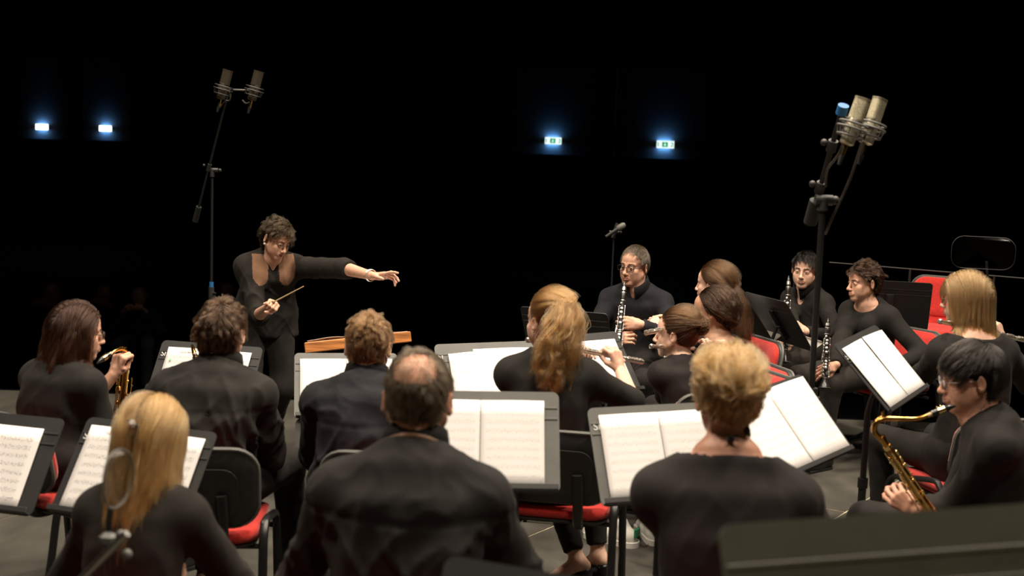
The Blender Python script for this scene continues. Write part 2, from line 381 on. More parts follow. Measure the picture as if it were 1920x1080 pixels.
# ------------------------------------------------------------------ distance field with smooth unions, meshed by surface nets
class Field:
    def __init__(s, lo, hi, h):
        s.h = h; s.lo = npv(lo) - 2 * h; n = np.ceil((npv(hi) + 2 * h - s.lo) / h).astype(int) + 1
        s.n = n; s.g = np.full(tuple(n), 1.0, dtype=np.float32)
    def _sub(s, lo, hi):
        a = np.maximum(np.floor((npv(lo) - s.lo) / s.h).astype(int), 0); b = np.minimum(np.ceil((npv(hi) - s.lo) / s.h).astype(int) + 1, s.n)
        if np.any(b <= a): return None
        ax = [(s.lo[i] + s.h * np.arange(a[i], b[i])).astype(np.float32) for i in range(3)]
        return (slice(a[0], b[0]), slice(a[1], b[1]), slice(a[2], b[2])), ax[0][:, None, None], ax[1][None, :, None], ax[2][None, None, :]
    def apply(s, fn, lo, hi, k, mode='add'):
        pad = k + 3 * s.h
        r = s._sub(npv(lo) - pad, npv(hi) + pad)
        if r is None: return
        sl, X, Y, Z = r
        d = fn(X, Y, Z).astype(np.float32); g = s.g[sl]
        if mode == 'add':
            hh = np.maximum(k - np.abs(g - d), 0) / max(k, 1e-6); s.g[sl] = np.minimum(g, d) - hh * hh * k * 0.25
        else:
            d = -d
            hh = np.maximum(k - np.abs(g - d), 0) / max(k, 1e-6); s.g[sl] = np.maximum(g, d) + hh * hh * k * 0.25
    def cap(s, a, b, ra, rb=None, k=0.01, mode='add', flat_end=False, flat_start=False):
        rb = ra if rb is None else rb
        a = npv(a); b = npv(b); ab = b - a; L2 = max(float(ab @ ab), 1e-9); L = math.sqrt(L2)
        def fn(X, Y, Z):
            px, py, pz = X - a[0], Y - a[1], Z - a[2]
            tt = (px * ab[0] + py * ab[1] + pz * ab[2]) / L2; t = np.clip(tt, 0, 1)
            d = np.sqrt((px - t * ab[0]) ** 2 + (py - t * ab[1]) ** 2 + (pz - t * ab[2]) ** 2) - (ra + (rb - ra) * t)
            if flat_end: d = np.maximum(d, (tt - 1) * L)
            if flat_start: d = np.maximum(d, -tt * L)
            return d
        r = max(ra, rb)
        s.apply(fn, np.minimum(a, b) - r, np.maximum(a, b) + r, k, mode)
    def ell(s, c, r, R=None, k=0.01, mode='add'):
        c = npv(c); r = npv(r); A = np.eye(3) if R is None else npv(R)   # columns = axes
        def fn(X, Y, Z):
            px, py, pz = X - c[0], Y - c[1], Z - c[2]
            q = [px * A[0, i] + py * A[1, i] + pz * A[2, i] for i in range(3)]
            k0 = np.sqrt(sum((q[i] / r[i]) ** 2 for i in range(3))); k1 = np.sqrt(sum((q[i] / r[i] ** 2) ** 2 for i in range(3)))
            return k0 * (k0 - 1) / np.maximum(k1, 1e-6)
        ext = np.sqrt(((A * r) ** 2).sum(axis=1))
        s.apply(fn, c - ext, c + ext, k, mode)
    def seg(s, c0, c1, R0, R1, a0, a1, b0, b1, k=0.03, pw=2.3):
        """elliptic segment of a trunk: half width a along R, half depth b across"""
        c0 = npv(c0); c1 = npv(c1); ab = c1 - c0; L2 = float(ab @ ab); up = ab / math.sqrt(L2)
        R0 = npv(R0); R1 = npv(R1); Rm = R0 + R1; Rm = Rm - up * (Rm @ up); Rm /= np.linalg.norm(Rm); F = np.cross(up, Rm)
        def fn(X, Y, Z):
            px, py, pz = X - c0[0], Y - c0[1], Z - c0[2]
            t = np.clip((px * ab[0] + py * ab[1] + pz * ab[2]) / L2, 0, 1)
            qx, qy, qz = px - t * ab[0], py - t * ab[1], pz - t * ab[2]
            x = np.abs(qx * Rm[0] + qy * Rm[1] + qz * Rm[2]); y = np.abs(qx * F[0] + qy * F[1] + qz * F[2]); z = np.abs(qx * up[0] + qy * up[1] + qz * up[2])
            a = a0 + (a1 - a0) * t; b = b0 + (b1 - b0) * t; m = np.minimum(a, b)
            return (((x / a) ** pw + (y / b) ** pw + (z / (m * 0.6)) ** pw) ** (1 / pw) - 1) * m
        r = max(a0, a1, b0, b1)
        s.apply(fn, np.minimum(c0, c1) - r, np.maximum(c0, c1) + r, k)
    def mesh(s):
        g = s.g; sg = g < 0
        cnt = np.zeros(tuple(np.array(g.shape) - 1), dtype=np.int8)
        C = [(i, j, k) for i in (0, 1) for j in (0, 1) for k in (0, 1)]
        n0, n1, n2 = g.shape
        for i, j, k in C: cnt += sg[i:n0 - 1 + i, j:n1 - 1 + j, k:n2 - 1 + k]
        act = (cnt > 0) & (cnt < 8)
        ii = np.argwhere(act); idx = np.full(cnt.shape, -1, dtype=np.int64); idx[act] = np.arange(len(ii))
        acc = np.zeros((len(ii), 3)); wt = np.zeros(len(ii))
        for a in C:
            for ax in range(3):
                if a[ax]: continue
                b = list(a); b[ax] = 1
                va = g[ii[:, 0] + a[0], ii[:, 1] + a[1], ii[:, 2] + a[2]]; vb = g[ii[:, 0] + b[0], ii[:, 1] + b[1], ii[:, 2] + b[2]]
                m = (va < 0) != (vb < 0)
                t = va[m] / (va[m] - vb[m])
                p = np.tile(np.array(a, dtype=float), (m.sum(), 1)); p[:, ax] += t
                acc[m] += p; wt[m] += 1
        v = s.lo + s.h * (ii + acc / np.maximum(wt, 1)[:, None])
        fs = []
        for ax in range(3):
            e, f = (ax + 1) % 3, (ax + 2) % 3
            def sl(o):
                x = [slice(None)] * 3; x[ax] = slice(0, -1) if o == 0 else slice(1, None); x[e] = slice(1, -1); x[f] = slice(1, -1); return tuple(x)
            A = sg[sl(0)]; B = sg[sl(1)]
            pos = np.argwhere(A != B); ins = A[A != B]
            def cell(de, df):
                q = pos.copy(); q[:, e] += de; q[:, f] += df; return idx[q[:, 0], q[:, 1], q[:, 2]]
            q = np.stack([cell(0, 0), cell(1, 0), cell(1, 1), cell(0, 1)], axis=1)
            q[~ins] = q[~ins][:, ::-1]
            fs.append(q)
        fs = np.concatenate(fs); fs = fs[(fs >= 0).all(axis=1)]
        return v, fs
def vnormals(v, f):
    n = np.cross(v[f[:, 2]] - v[f[:, 0]], v[f[:, 3]] - v[f[:, 1]])
    vn = np.zeros_like(v)
    for i in range(4): np.add.at(vn, f[:, i], n)
    return vn / np.maximum(np.linalg.norm(vn, axis=1), 1e-9)[:, None]
def relax(v, f, it=1, lam=0.5):
    for _ in range(it):
        s = np.zeros_like(v); c = np.zeros(len(v))
        for i in range(4):
            for j in (1, 3):
                np.add.at(s, f[:, i], v[f[:, (i + j) % 4]]); np.add.at(c, f[:, i], 1)
        v = v + lam * (s / np.maximum(c, 1)[:, None] - v)
    return v
# ------------------------------------------------------------------ people
def ik(S, W, l1, l2, pole):
    S, W, pole = V(S), V(W), V(pole)
    d = W - S; L = d.length
    if L > (l1 + l2) * 0.995:
        f = L / ((l1 + l2) * 0.995); l1 *= f; l2 *= f
    L = max(L, abs(l1 - l2) * 1.02 + 1e-4)
    dn = d.normalized(); a = (l1 * l1 - l2 * l2 + L * L) / (2 * L); h = math.sqrt(max(l1 * l1 - a * a, 1e-6))
    pp = pole - dn * pole.dot(dn)
    if pp.length < 1e-4: pp = V((0, 0, -1)) - dn * (-dn.z)
    return S + dn * a + pp.normalized() * h
POSES = {   # per finger: (mcp, pip, dip) bend in degrees for index, middle, ring, little; thumb: (spread, drop, bend)
    'relaxed': ([(20, 30, 18), (25, 35, 20), (30, 38, 22), (34, 40, 24)], (38, 28, 18)),
    'open': ([(-8, 14, 8), (8, 30, 16), (20, 40, 20), (10, 22, 12)], (42, 26, 16)),
    'fist': ([(64, 90, 50), (70, 92, 55), (74, 92, 55), (76, 90, 55)], (14, 50, 62)),
    'tube': ([(38, 52, 30), (42, 56, 34), (46, 58, 36), (48, 58, 36)], (34, 48, 24)),
    'keys': ([(28, 46, 26), (32, 48, 28), (36, 50, 28), (30, 40, 22)], (30, 40, 20)),
    'flute': ([(48, 52, 24), (52, 54, 26), (55, 56, 28), (40, 42, 20)], (30, 34, 24)),
    'flat': ([(6, 8, 5), (6, 8, 5), (8, 8, 5), (10, 10, 6)], (40, 14, 10)),
    'cradle': ([(30, 30, 20), (34, 34, 22), (38, 36, 22), (40, 38, 24)], (70, 6, 6)),
}
def hand_chains(W, X, Z, side, k, pose):
    """W wrist, X towards the fingers, Z out of the back of the hand; side +1 = right hand"""
    X = V(X).normalized(); Z = (V(Z) - X * V(Z).dot(X)).normalized(); Y = Z.cross(X) * side   # thumb side (left of a right palm-down hand)
    fl, th = POSES[pose]
    def pt(x, y, z): return W + (X * x + Y * y + Z * z) * k
    kn = [(.088, .027, .004), (.092, .008, .006), (.088, -.011, .004), (.080, -.028, .0)]
    ln = [(.042, .025, .021), (.047, .029, .022), (.043, .027, .021), (.034, .020, .018)]
    rr = [.0092, .0096, .0090, .0080]
    out = []; sp = [8, 2, -4, -11]
    for i in range(4):
        p = pt(*kn[i]); ch = [p]; ang = 0
        s = math.radians(sp[i]); fx = X * math.cos(s) + Y * math.sin(s)
        for j in range(3):
            ang += math.radians(fl[i][j]); d = fx * math.cos(ang) - Z * math.sin(ang)
            p = p + d * (ln[i][j] * k); ch.append(p)
        out.append((ch, rr[i] * k))
    a = math.radians(th[0]); dr = math.radians(th[1]); b = math.radians(th[2])
    d0 = (X * math.cos(a) + Y * math.sin(a)) * math.cos(dr) - Z * math.sin(dr)
    d1 = (X * math.cos(a - b) + Y * math.sin(a - b)) * math.cos(dr * .8) - Z * math.sin(dr * .8)
    p0 = pt(.022, .020, -.006); p1 = p0 + d0 * .044 * k; p2 = p1 + d1 * .032 * k; p3 = p2 + d1 * .024 * k
    return out, [p0, p1, p2, p3], pt
def hand_field(f, W, X, Z, side, k, pose):
    ch, th, pt = hand_chains(W, X, Z, side, k, pose)
    f.cap(W, pt(.03, 0, 0), .021 * k, .020 * k, .008 * k)
    for i, (c, r) in enumerate(ch):
        f.cap(pt(.012, [.012, .005, -.005, -.013][i], -.002), c[0] - (c[0] - W) * .02, .0145 * k, .0122 * k, .010 * k)
    f.ell(pt(.040, .020, -.010), (.026 * k, .015 * k, .013 * k), None, .01 * k)
    f.ell(pt(.045, -.022, -.008), (.028 * k, .011 * k, .011 * k), None, .01 * k)
    for c, r in ch:
        for j in range(3): f.cap(c[j], c[j + 1], r * [1.05, .95, .85][j], r * [.97, .87, .74][j], .0035 * k)
        f.ell(c[1], (r * 1.05,) * 3, None, .003 * k)
    f.cap(th[0], th[1], .0150 * k, .0112 * k, .010 * k); f.cap(th[1], th[2], .0108 * k, .0104 * k, .004 * k); f.cap(th[2], th[3], .0104 * k, .0082 * k, .003 * k)
def hand_bounds(W, X, Z, side, k, pose):
    ch, th, pt = hand_chains(W, X, Z, side, k, pose)
    pts = [npv(q) for c, _ in ch for q in c] + [npv(q) for q in th] + [npv(W)]
    return np.min(pts, axis=0) - .025, np.max(pts, axis=0) + .025

SEC = {'m': [(-.12, .155, .118), (.06, .170, .128), (.30, .154, .114), (.56, .166, .122), (.76, .172, .120), (.90, .128, .096), (.97, .082, .072)],
       'f': [(-.12, .160, .122), (.06, .176, .130), (.34, .134, .100), (.58, .146, .106), (.76, .148, .102), (.90, .108, .082), (.97, .070, .062)]}
def head_parts(f, Mh, k, sex, mouth=0.0, detail=True, wide=1.0):
    R = np.array(Mh.to_3x3())
    def H(x, y, z): return Mh @ V((x * k * wide, y * k, z * k))
    def E(c, r, kk, mode='add'): f.ell(H(*c), np.array(r) * k * np.array([wide, 1, 1]), R, kk * k, mode)
    def C(a, b, ra, rb, kk, mode='add'): f.cap(H(*a), H(*b), ra * k, rb * k, kk * k, mode)
    jw = 1.0 if sex == 'm' else 0.9
    E((0, -.012, .035), (.075, .097, .085), .01)
    E((0, .030, -.040), (.056, .058, .072), .03)
    E((0, .045, .042), (.058, .042, .050), .02)
    for s in (-1, 1):
        C((s * .058 * jw, .002, -.048), (s * .020 * jw, .062, -.100), .019, .015, .03)
        E((s * .043, .056, -.026), (.022, .020, .020), .02)
    for s in (-1, 1): E((s * .036, .050, -.054), (.026, .027, .034), .02)
    E((0, .066, -.101), (.022 * jw, .019, .017), .02)
    if detail:
        for s in (-1, 1):
            C((s * .013, .083, .020), (s * .045, .070, .020), .009, .008, .014)
            E((s * .031, .094, .001), (.018, .013, .011), .012, 'sub')
            E((s * .031, .0735, .000), (.0160, .0155, .0145), .004)
            E((s * .031, .0890, -.0015), (.0130, .0075, .0034), .0008, 'sub')
        C((0, .086, .012), (0, .107, -.030), .0075, .0095, .010)
        E((0, .1095, -.036), (.0125, .0115, .0105), .008)
        for s in (-1, 1): E((s * .012, .099, -.040), (.0080, .0095, .0075), .006)
        E((0, .085, -.066), (.024, .016, .020), .012)
        for s in (-1, 1):
            C((s * .019, .088, -.0665), (s * .003, .0995, -.0615), .0040, .0052, .005)
            C((s * .017, .088, -.0715), (0, .0975, -.0745), .0042, .0060, .005)
        C((-.019, .094, -.067), (.019, .094, -.067), .0022, .0022, .004, 'sub')
        if mouth > 0: E((0, .100, -.068), (.014, .012, .004 + .006 * mouth), .003, 'sub')
    for s in (-1, 1):
        Re = R @ np.array(Matrix.Rotation(s * -0.55, 3, 'Z'))
        f.ell(H(s * .0815, -.018, -.006), np.array((.0075, .0205, .0325)) * k, Re, .006 * k)
        if detail: f.ell(H(s * .0890, -.012, -.004), np.array((.0050, .0100, .0190)) * k, Re, .004 * k, 'sub')

def person(name='person', label='', top=None, Y=5, psi=0, hpsi=None, pitch=0, roll=0, k=1.0, kh=None, sex='m', lean=0.04, side=0.0, width=1.0,
           hipz=.555, shoulder_drop=0.0, twist=0, arms=None, legs=None, skin='skin', top_mat='cloth_black', trouser_mat='cloth_trousers', flare=0.0, shoe='shoe_black',
           shoe_kind='flat', hero=False, neck_cut=None, collar=False, sleeve=1.0, hem=.02, group=None, coarse=False, mouth=0, loose=.008, hips_shift=(0, 0), bust=0.0,
           standing=False, fold=1.0, hat=1.0, detail=True, wide=1.04, base_z=0.0, v_neck=None, brow='hair_dark_brown_shell'):
    kh = kh or (.94 if sex == 'm' else .885)
    hpsi = psi if hpsi is None else hpsi
    Rw = Matrix.Rotation(-math.radians(hpsi), 3, 'Z') @ Matrix.Rotation(-math.radians(pitch), 3, 'X') @ Matrix.Rotation(math.radians(roll), 3, 'Y')
    T = P(top[0], top[1], Y) if len(top) == 2 else V(top)
    hc = T - Rw @ V((0, -.01, .128 * kh))
    Rn = Matrix.Rotation(-math.radians(hpsi * .5 + psi * .5), 3, 'Z') @ Matrix.Rotation(-math.radians(pitch * .6 + 4), 3, 'X')
    c7 = hc + Rn @ V((0, -.040, -.132)) * kh
    rp = math.radians(psi); F = V((math.sin(rp), math.cos(rp), 0)); Rt = V((math.cos(rp), -math.sin(rp), 0))
    base = V((c7.x, c7.y, base_z)) - F * lean - Rt * side; base.z = base_z
    root = thing(name, label, 'person', base, -rp, group)
    Ml = Matrix.Rotation(rp, 3, 'Z')                     # world -> local rotation
    def loc(p): return Ml @ (V(p) - base)
    def ldir(d): return Ml @ V(d)
    hcl = loc(hc); c7l = loc(c7); Rh = Ml @ Rw; Mh = Matrix.Translation(hcl) @ Rh.to_4x4()
    hip = V((0, 0, hipz)); sp = c7l - hip; tl = sp.length
    tw = math.radians(twist)
    def spine(t):
        q = hip + sp * t; return q + V((0, -1, 0)) * (.03 * math.sin(math.pi * max(0, min(1, t))))
    def rax(t):
        a = -tw * max(0, min(1, t)); return V((math.cos(a), math.sin(a), 0))
    secs = SEC[sex]; fk = k * width * .91
    shx = (.166 if sex == 'm' else .146) * fk
    sh = {}
    for s, nm in ((1, 'R'), (-1, 'L')):
        q = spine(.80) + rax(1) * (s * shx) + V((0, .014, .0 - shoulder_drop)); sh[nm] = q
    l1, l2 = .295 * k, .255 * k
    arms = arms or {}
    A = {}
    for nm, s in (('R', 1), ('L', -1)):
        a = dict(wl=(s * .10, .30 + lean, .82), pole=(s * .7, -.35, -1), hd=None, hz=None, pose='tube'); a.update(arms.get(nm, {}))
        W = loc(P(*a['w'])) if 'w' in a else V(a['wl'])
        if 'wo' in a: W = W + ldir(a['wo'])
        E = ik(sh[nm], W, l1, l2, ldir(a['pole_w']) if 'pole_w' in a else V(a['pole']))
        if 'elbow' in a: E = loc(P(*a['elbow']))
        hd = ldir(a['hd']) if a['hd'] is not None else (W - E).normalized() + V((0, .3, 0))
        hz = ldir(a['hz']) if a['hz'] is not None else V((s * .4, 0, 1))
        A[nm] = dict(S=sh[nm], E=E, W=W, hd=hd, hz=hz, pose=a['pose'], side=s, sleeve=a.get('sleeve', sleeve))
    # ---- trunk helper
    def trunk(f, e, kk=.03, t_hi=1.0):
        c = [(spine(t), rax(t), a * fk + e, b * fk ** .7 * k ** .3 + e) for t, a, b in secs]
        c.append((spine(1.0), rax(1), .066 * kh * (1.0 if sex == 'm' else .92) + min(e, .003), .062 * kh + min(e, .003)))
        for (p0, r0, a0, b0), (p1, r1, a1, b1) in zip(c[:-1], c[1:]): f.seg(p0, p1, r0, r1, a0, a1, b0, b1, .003)
        for nm in ('R', 'L'):
            f.cap(spine(.965), sh[nm] + V((0, 0, .004)), .046 * fk + e, .046 * fk + e, .05)
            f.ell(sh[nm], np.array((.054, .058, .056)) * fk + e, None, .045)
        if bust:
            for s in (-1, 1): f.ell(spine(.66) + rax(1) * (s * .068) + V((0, .085 * k, 0)), np.array((.066, .055, .060)) * bust + e, None, .03)
    def sleeve_caps(f, a, e, upto, kk=.03):
        f.cap(a['S'], a['E'], .050 * fk ** .8 + e, .041 * fk ** .8 + e, kk)
        if upto > 0:
            q = a['E'] + (a['W'] - a['E']) * upto
            f.cap(a['E'], q, .043 * fk ** .8 + e, (.043 - .014 * upto) * fk ** .8 + e, .02, flat_end=True)
    # ---- exposed skin: head and neck, hands and forearms, and the body under the clothes
    V_, F_, Mi = [], [], []
    nv = 0
    def push(v, fc, mi=None):
        nonlocal nv
        V_.append(v); F_.append(fc + nv); Mi.append(np.zeros(len(fc), dtype=np.int32) if mi is None else mi); nv += len(v)
    h = .0027 if hero else (.0075 if coarse else .0042)
    hp = npv(hcl); c7a = npv(c7l)
    lo = np.minimum(hp - .15 * kh, c7a + np.array([-.20, -.13, -.10])); hi = np.maximum(hp + .15 * kh, c7a + np.array([.20, .17, .05]))
    f = Field(lo, hi, h)
    head_parts(f, Mh, kh, sex, mouth, detail=detail and not coarse, wide=wide)
    nr = (.060 if sex == 'm' else .050) * kh
    nb = Mh @ V((0, -.018 * kh, -.055 * kh))
    f.cap(nb, c7l + V((0, .030, -.01)), nr * .98, nr * 1.06, .028 * kh)
    if not coarse:
        f.cap(Mh @ V((0, -.045 * kh, -.03 * kh)), c7l + V((0, .004, .0)), nr * .72, nr * .85, .03)
        e = -.010
        for nm in ('R', 'L'): f.cap(spine(.955) + V((0, .01, 0)), sh[nm], .046 * fk + e, .044 * fk + e, .05)
        f.seg(spine(.74), spine(.97), rax(.8), rax(1), .165 * fk + e, .075 * fk + e, .112 * k + e, .066 * k + e, .04)
    v, fc = f.mesh(); v = relax(v, fc, 1, .4)
    vl = (v - hp) @ np.array(Rh) / kh
    cc = vl[fc].mean(axis=1); mi = np.zeros(len(fc), dtype=np.int32)
    if detail and not coarse:
        x = np.abs(cc[:, 0]); z = cc[:, 2]; y = cc[:, 1]
        mi[(x < .021 - (np.abs(z + .0675) * .5)) & (z > -.0790) & (z < -.0580) & (y > .086)] = 1
        zb = .0215 + .10 * (np.minimum(x, .038) - .014) - .25 * np.maximum(x - .038, 0); mi[(x > .014) & (x < .049) & (np.abs(z - zb) < .0034 - .05 * np.maximum(x - .034, 0)) & (y > .045)] = 2
    push(v, fc, mi)
    for nm in ('R', 'L'):
        a = A[nm]; kk = .98 if sex == 'm' else .9
        lo, hi = hand_bounds(a['W'], a['hd'], a['hz'], a['side'], kk, a['pose'])
        q = a['E'] + (a['W'] - a['E']) * (.0 if a['sleeve'] < .8 else .6)
        lo = np.minimum(lo, npv(q) - .06); hi = np.maximum(hi, npv(q) + .06)
        f = Field(lo, hi, .008 if coarse else (.0026 if hero else .0032))
        f.cap(q, a['W'], (.040 if a['sleeve'] < .8 else .033) * fk ** .7, .0235 * k, .01)
        if a['sleeve'] < .8: f.cap(a['S'] + (a['E'] - a['S']) * .6, a['E'], .043 * fk ** .7, .039 * fk ** .7, .02)
        hand_field(f, a['W'], a['hd'], a['hz'], a['side'], kk, a['pose'])
        v, fc = f.mesh(); push(v, fc)
    # legs
    legs = legs or {}
    LG = {}
    th_l, sh_l = (.44 * k, .43 * k)
    for nm, s in (('R', 1), ('L', -1)):
        g = dict(a=(s * .13, .42, .085), pole=(s * .12, .6, 1)); g.update(legs.get(nm, {}))
        Hj = hip + V((s * .088 * fk, .01, -.01)); An = loc(PF(*g['f'], g.get('z', .09))) if 'f' in g else V(g['a'])
        Kn = ik(Hj, An, th_l, sh_l, V(g['pole']))
        LG[nm] = (Hj, Kn, An, s, g.get('toe', (s * .12, 1, 0)))
    f = Field(np.min([npv(q) for g in LG.values() for q in g[:3]] + [npv(hip), c7a], axis=0) - .24, np.max([npv(q) for g in LG.values() for q in g[:3]] + [npv(hip), c7a], axis=0) + .24, .02 if not coarse else .03)
    trunk(f, -.018)
    for nm in ('R', 'L'):
        Hj, Kn, An, s, toe = LG[nm]
        f.cap(Hj, Kn, .068 * fk, .046, .03); f.cap(Kn, An, .044, .028, .02)
        a = A[nm]; f.cap(a['S'], a['E'], .040 * fk, .032, .02); f.cap(a['E'], a['W'], .030, .022, .02)
    v, fc = f.mesh(); push(v, fc)
    if shoe_kind in ('pump', 'sneaker'):
        for nm in ('R', 'L'):
            Hj, Kn, An, s, toe = LG[nm]; d = V(toe).normalized()
            f = Field(npv(An) - .2, npv(An) + .2, .006)
            f.cap(Kn + (An - Kn) * .6, An, .038, .030, .01); f.ell(An + V((0, 0, -.004)), (.031, .034, .03), None, .01)
            if shoe_kind == 'pump': f.cap(An + V((0, 0, -.01)), An + d * .12 + V((0, 0, -.085)), .030, .026, .02); f.cap(An, An - d * .035 + V((0, 0, -.02)), .026, .022, .02)
            else: f.cap(An, An + V((0, 0, -.06)), .032, .034, .01)
            v, fc = f.mesh(); push(v, fc)
    obj_from('body', np.concatenate(V_), np.concatenate(F_), [skin, 'lips', brow], root, np.concatenate(Mi))
    if detail and not coarse:
        for s in (-1, 1):
            e = MB(Mh @ Matrix.Translation(V((s * .031, .0735, -.001)) * kh))
            e.ball((0, 0, 0), .0126 * kh, 14, 0)
            e.poly_prism([(math.cos(t) * .0060 * kh, math.sin(t) * .0060 * kh) for t in [i * math.pi / 6 for i in range(12)]], .0100 * kh, .0131 * kh, Matrix.Rotation(-math.pi / 2, 3, 'X') , (0, 0, 0), 1)
            e.build('eye', ['eye_white', 'iris'], root, smooth=True)
    # ---- top garment
    hc_ = .022 if coarse else (.0065 if hero and bust and standing else .010)
    allp = [npv(q) for q in (hip, c7l, sh['R'], sh['L'], A['R']['E'], A['L']['E'], A['R']['W'], A['L']['W'])]
    f = Field(np.min(allp, axis=0) - .2, np.max(allp, axis=0) + .2, hc_)
    trunk(f, loose)
    for nm in ('R', 'L'): sleeve_caps(f, A[nm], loose + .002, A[nm]['sleeve'])
    if flare: f.seg(spine(.32), hip + V((0, .0, -.16)), rax(.3), rax(0), .145 * fk + loose, .178 * fk + flare, .108 * k + loose, .135 * k + flare, .05)
    hz = hipz + hem - .10
    f.apply(lambda X, Y_, Z: (Z - hz) + 0 * X + 0 * Y_, (-9, -9, -9), (9, 9, hz), .004, 'sub')
    if neck_cut:
        c, r = neck_cut
        f.ell(c7l + V(c), r, None, .003, 'sub')
    else:
        f.ell(c7l + V((0, .035, .035)), (nr + .004, nr + .004, .050), None, .003, 'sub')
    if v_neck:
        for (cv, rv) in v_neck: f.ell(c7l + V(cv), rv, None, .003, 'sub')
    v, fc = f.mesh(); v = relax(v, fc, 6, .5)
    n = vnormals(v, fc); rr = random.Random(label).random() * 50
    if not coarse:
        q = v + rr; q2 = np.stack([q[:, 0] * .8 + q[:, 2] * .6, q[:, 1], q[:, 2] * .8 - q[:, 0] * .6], axis=1); q3 = np.stack([q[:, 0] * .8 - q[:, 2] * .6, q[:, 1], q[:, 2] * .8 + q[:, 0] * .6], axis=1)
        wp = vnoise(q * 5)[:, None] * .04
        def ridge(a, p): return (1 - np.abs(vnoise(a))) ** p
        low = np.clip((c7l.z - v[:, 2]) / .16, .25, 1)                     # smooth over the shoulders, folded below
        d = (ridge((q + wp) * np.array([13, 13, 3.2]), 3) - .35) * .9 + (ridge((q2 + wp) * np.array([15, 15, 4]), 4) - .3) * .7 + (ridge((q3 + wp) * np.array([15, 15, 4]), 4) - .3) * .7
        v = v + n * (.0062 * fold * low * d)[:, None]
        if collar:                                                        # yoke seam and centre pleat of a shirt back
            bk = np.clip(-n[:, 1] * 2, 0, 1); v = v - n * (bk * (.0040 * np.exp(-((v[:, 2] - c7l.z + .125) / .008) ** 2) + .0045 * np.exp(-((v[:, 0] - c7l.x * .5) / .009) ** 2) * (v[:, 2] < c7l.z - .125)))[:, None]
    obj_from('shirt', v, fc, top_mat, root)
    cfr = None
    if collar:
        rr_ = nr + .013
        N = 28; vs = []; fs = []
        prof = [(rr_ - .002, -.010), (rr_ - .001, .030), (rr_ + .003, .034), (rr_ + .008, .030), (rr_ + .017, -.014), (rr_ + .012, -.016)]
        up = (nb - c7l).normalized(); cx = V((1, 0, 0)); cx = (cx - up * cx.dot(up)).normalized(); cy = up.cross(cx)
        cen = c7l + V((0, .030, .020)); cfr = (cen, cx, cy, up)
        for i in range(N):
            a = -math.pi / 2 + 2 * math.pi * (i + .5) / N * .97 + math.pi
            fr = max(0, math.sin(a)) ** 2                        # lower and longer at the throat
            for r_, z_ in prof: vs.append(cen + (cx * math.cos(a) + cy * math.sin(a)) * (r_ + .006 * fr) + up * (z_ - .022 * fr - (.03 * fr if z_ < 0 else 0)))
        m_ = len(prof)
        for i in range(N - 1):
            for j in range(m_): fs.append((i * m_ + j, i * m_ + (j + 1) % m_, (i + 1) * m_ + (j + 1) % m_, (i + 1) * m_ + j))
        fs.append(tuple(range(m_))); fs.append(tuple(range((N - 1) * m_ + m_ - 1, (N - 1) * m_ - 1, -1)))
        obj_from('collar', vs, fs, top_mat, root)
    # ---- trousers
    pts = [npv(q) for g in LG.values() for q in g[:3]] + [npv(hip)]
    f = Field(np.min(pts, axis=0) - .22, np.max(pts, axis=0) + .22, .012 if not coarse else .025)
    c = [(spine(t), rax(t), a * fk + .004, b * fk ** .7 * k ** .3 + .004) for t, a, b in secs[:3]]
    for (p0, r0, a0, b0), (p1, r1, a1, b1) in zip(c[:-1], c[1:]): f.seg(p0, p1, r0, r1, a0, a1, b0, b1, .03)
    for nm in ('R', 'L'):
        Hj, Kn, An, s, toe = LG[nm]
        wl = 1.06 if standing else 1.0; f.cap(Hj, Kn, .088 * fk * wl, .064 * fk ** .5 * wl, .05); f.cap(Kn, Kn + (An - Kn) * (.90 if shoe_kind in ('pump', 'sneaker') else .97), .062 * fk ** .5 * wl, .048 * wl if shoe_kind != 'pump' else .043, .03, flat_end=True)
    v, fc = f.mesh(); n = vnormals(v, fc)
    d = vnoise((v + rr) * np.array([14, 14, 9])) * .5 + np.abs(vnoise((v + rr) * 22)) * .7
    v = v + n * (.005 * (0 if coarse else 1) * d)[:, None]
    obj_from('trousers', v, fc, trouser_mat, root)
    # ---- shoes
    for nm in ('R', 'L'):
        Hj, Kn, An, s, toe = LG[nm]; make_shoe(root, An, V(toe), shoe_kind, shoe)
    return dict(root=root, base=base, Ml=Ml, Mh=Mh, kh=kh, c7=c7l, hip=hip, arms=A, psi=rp, loc=loc, ldir=ldir, Rh=Rh, sp=spine, sh=sh, nr=nr, nb=nb, cfr=cfr, F=F, Rt=Rt)
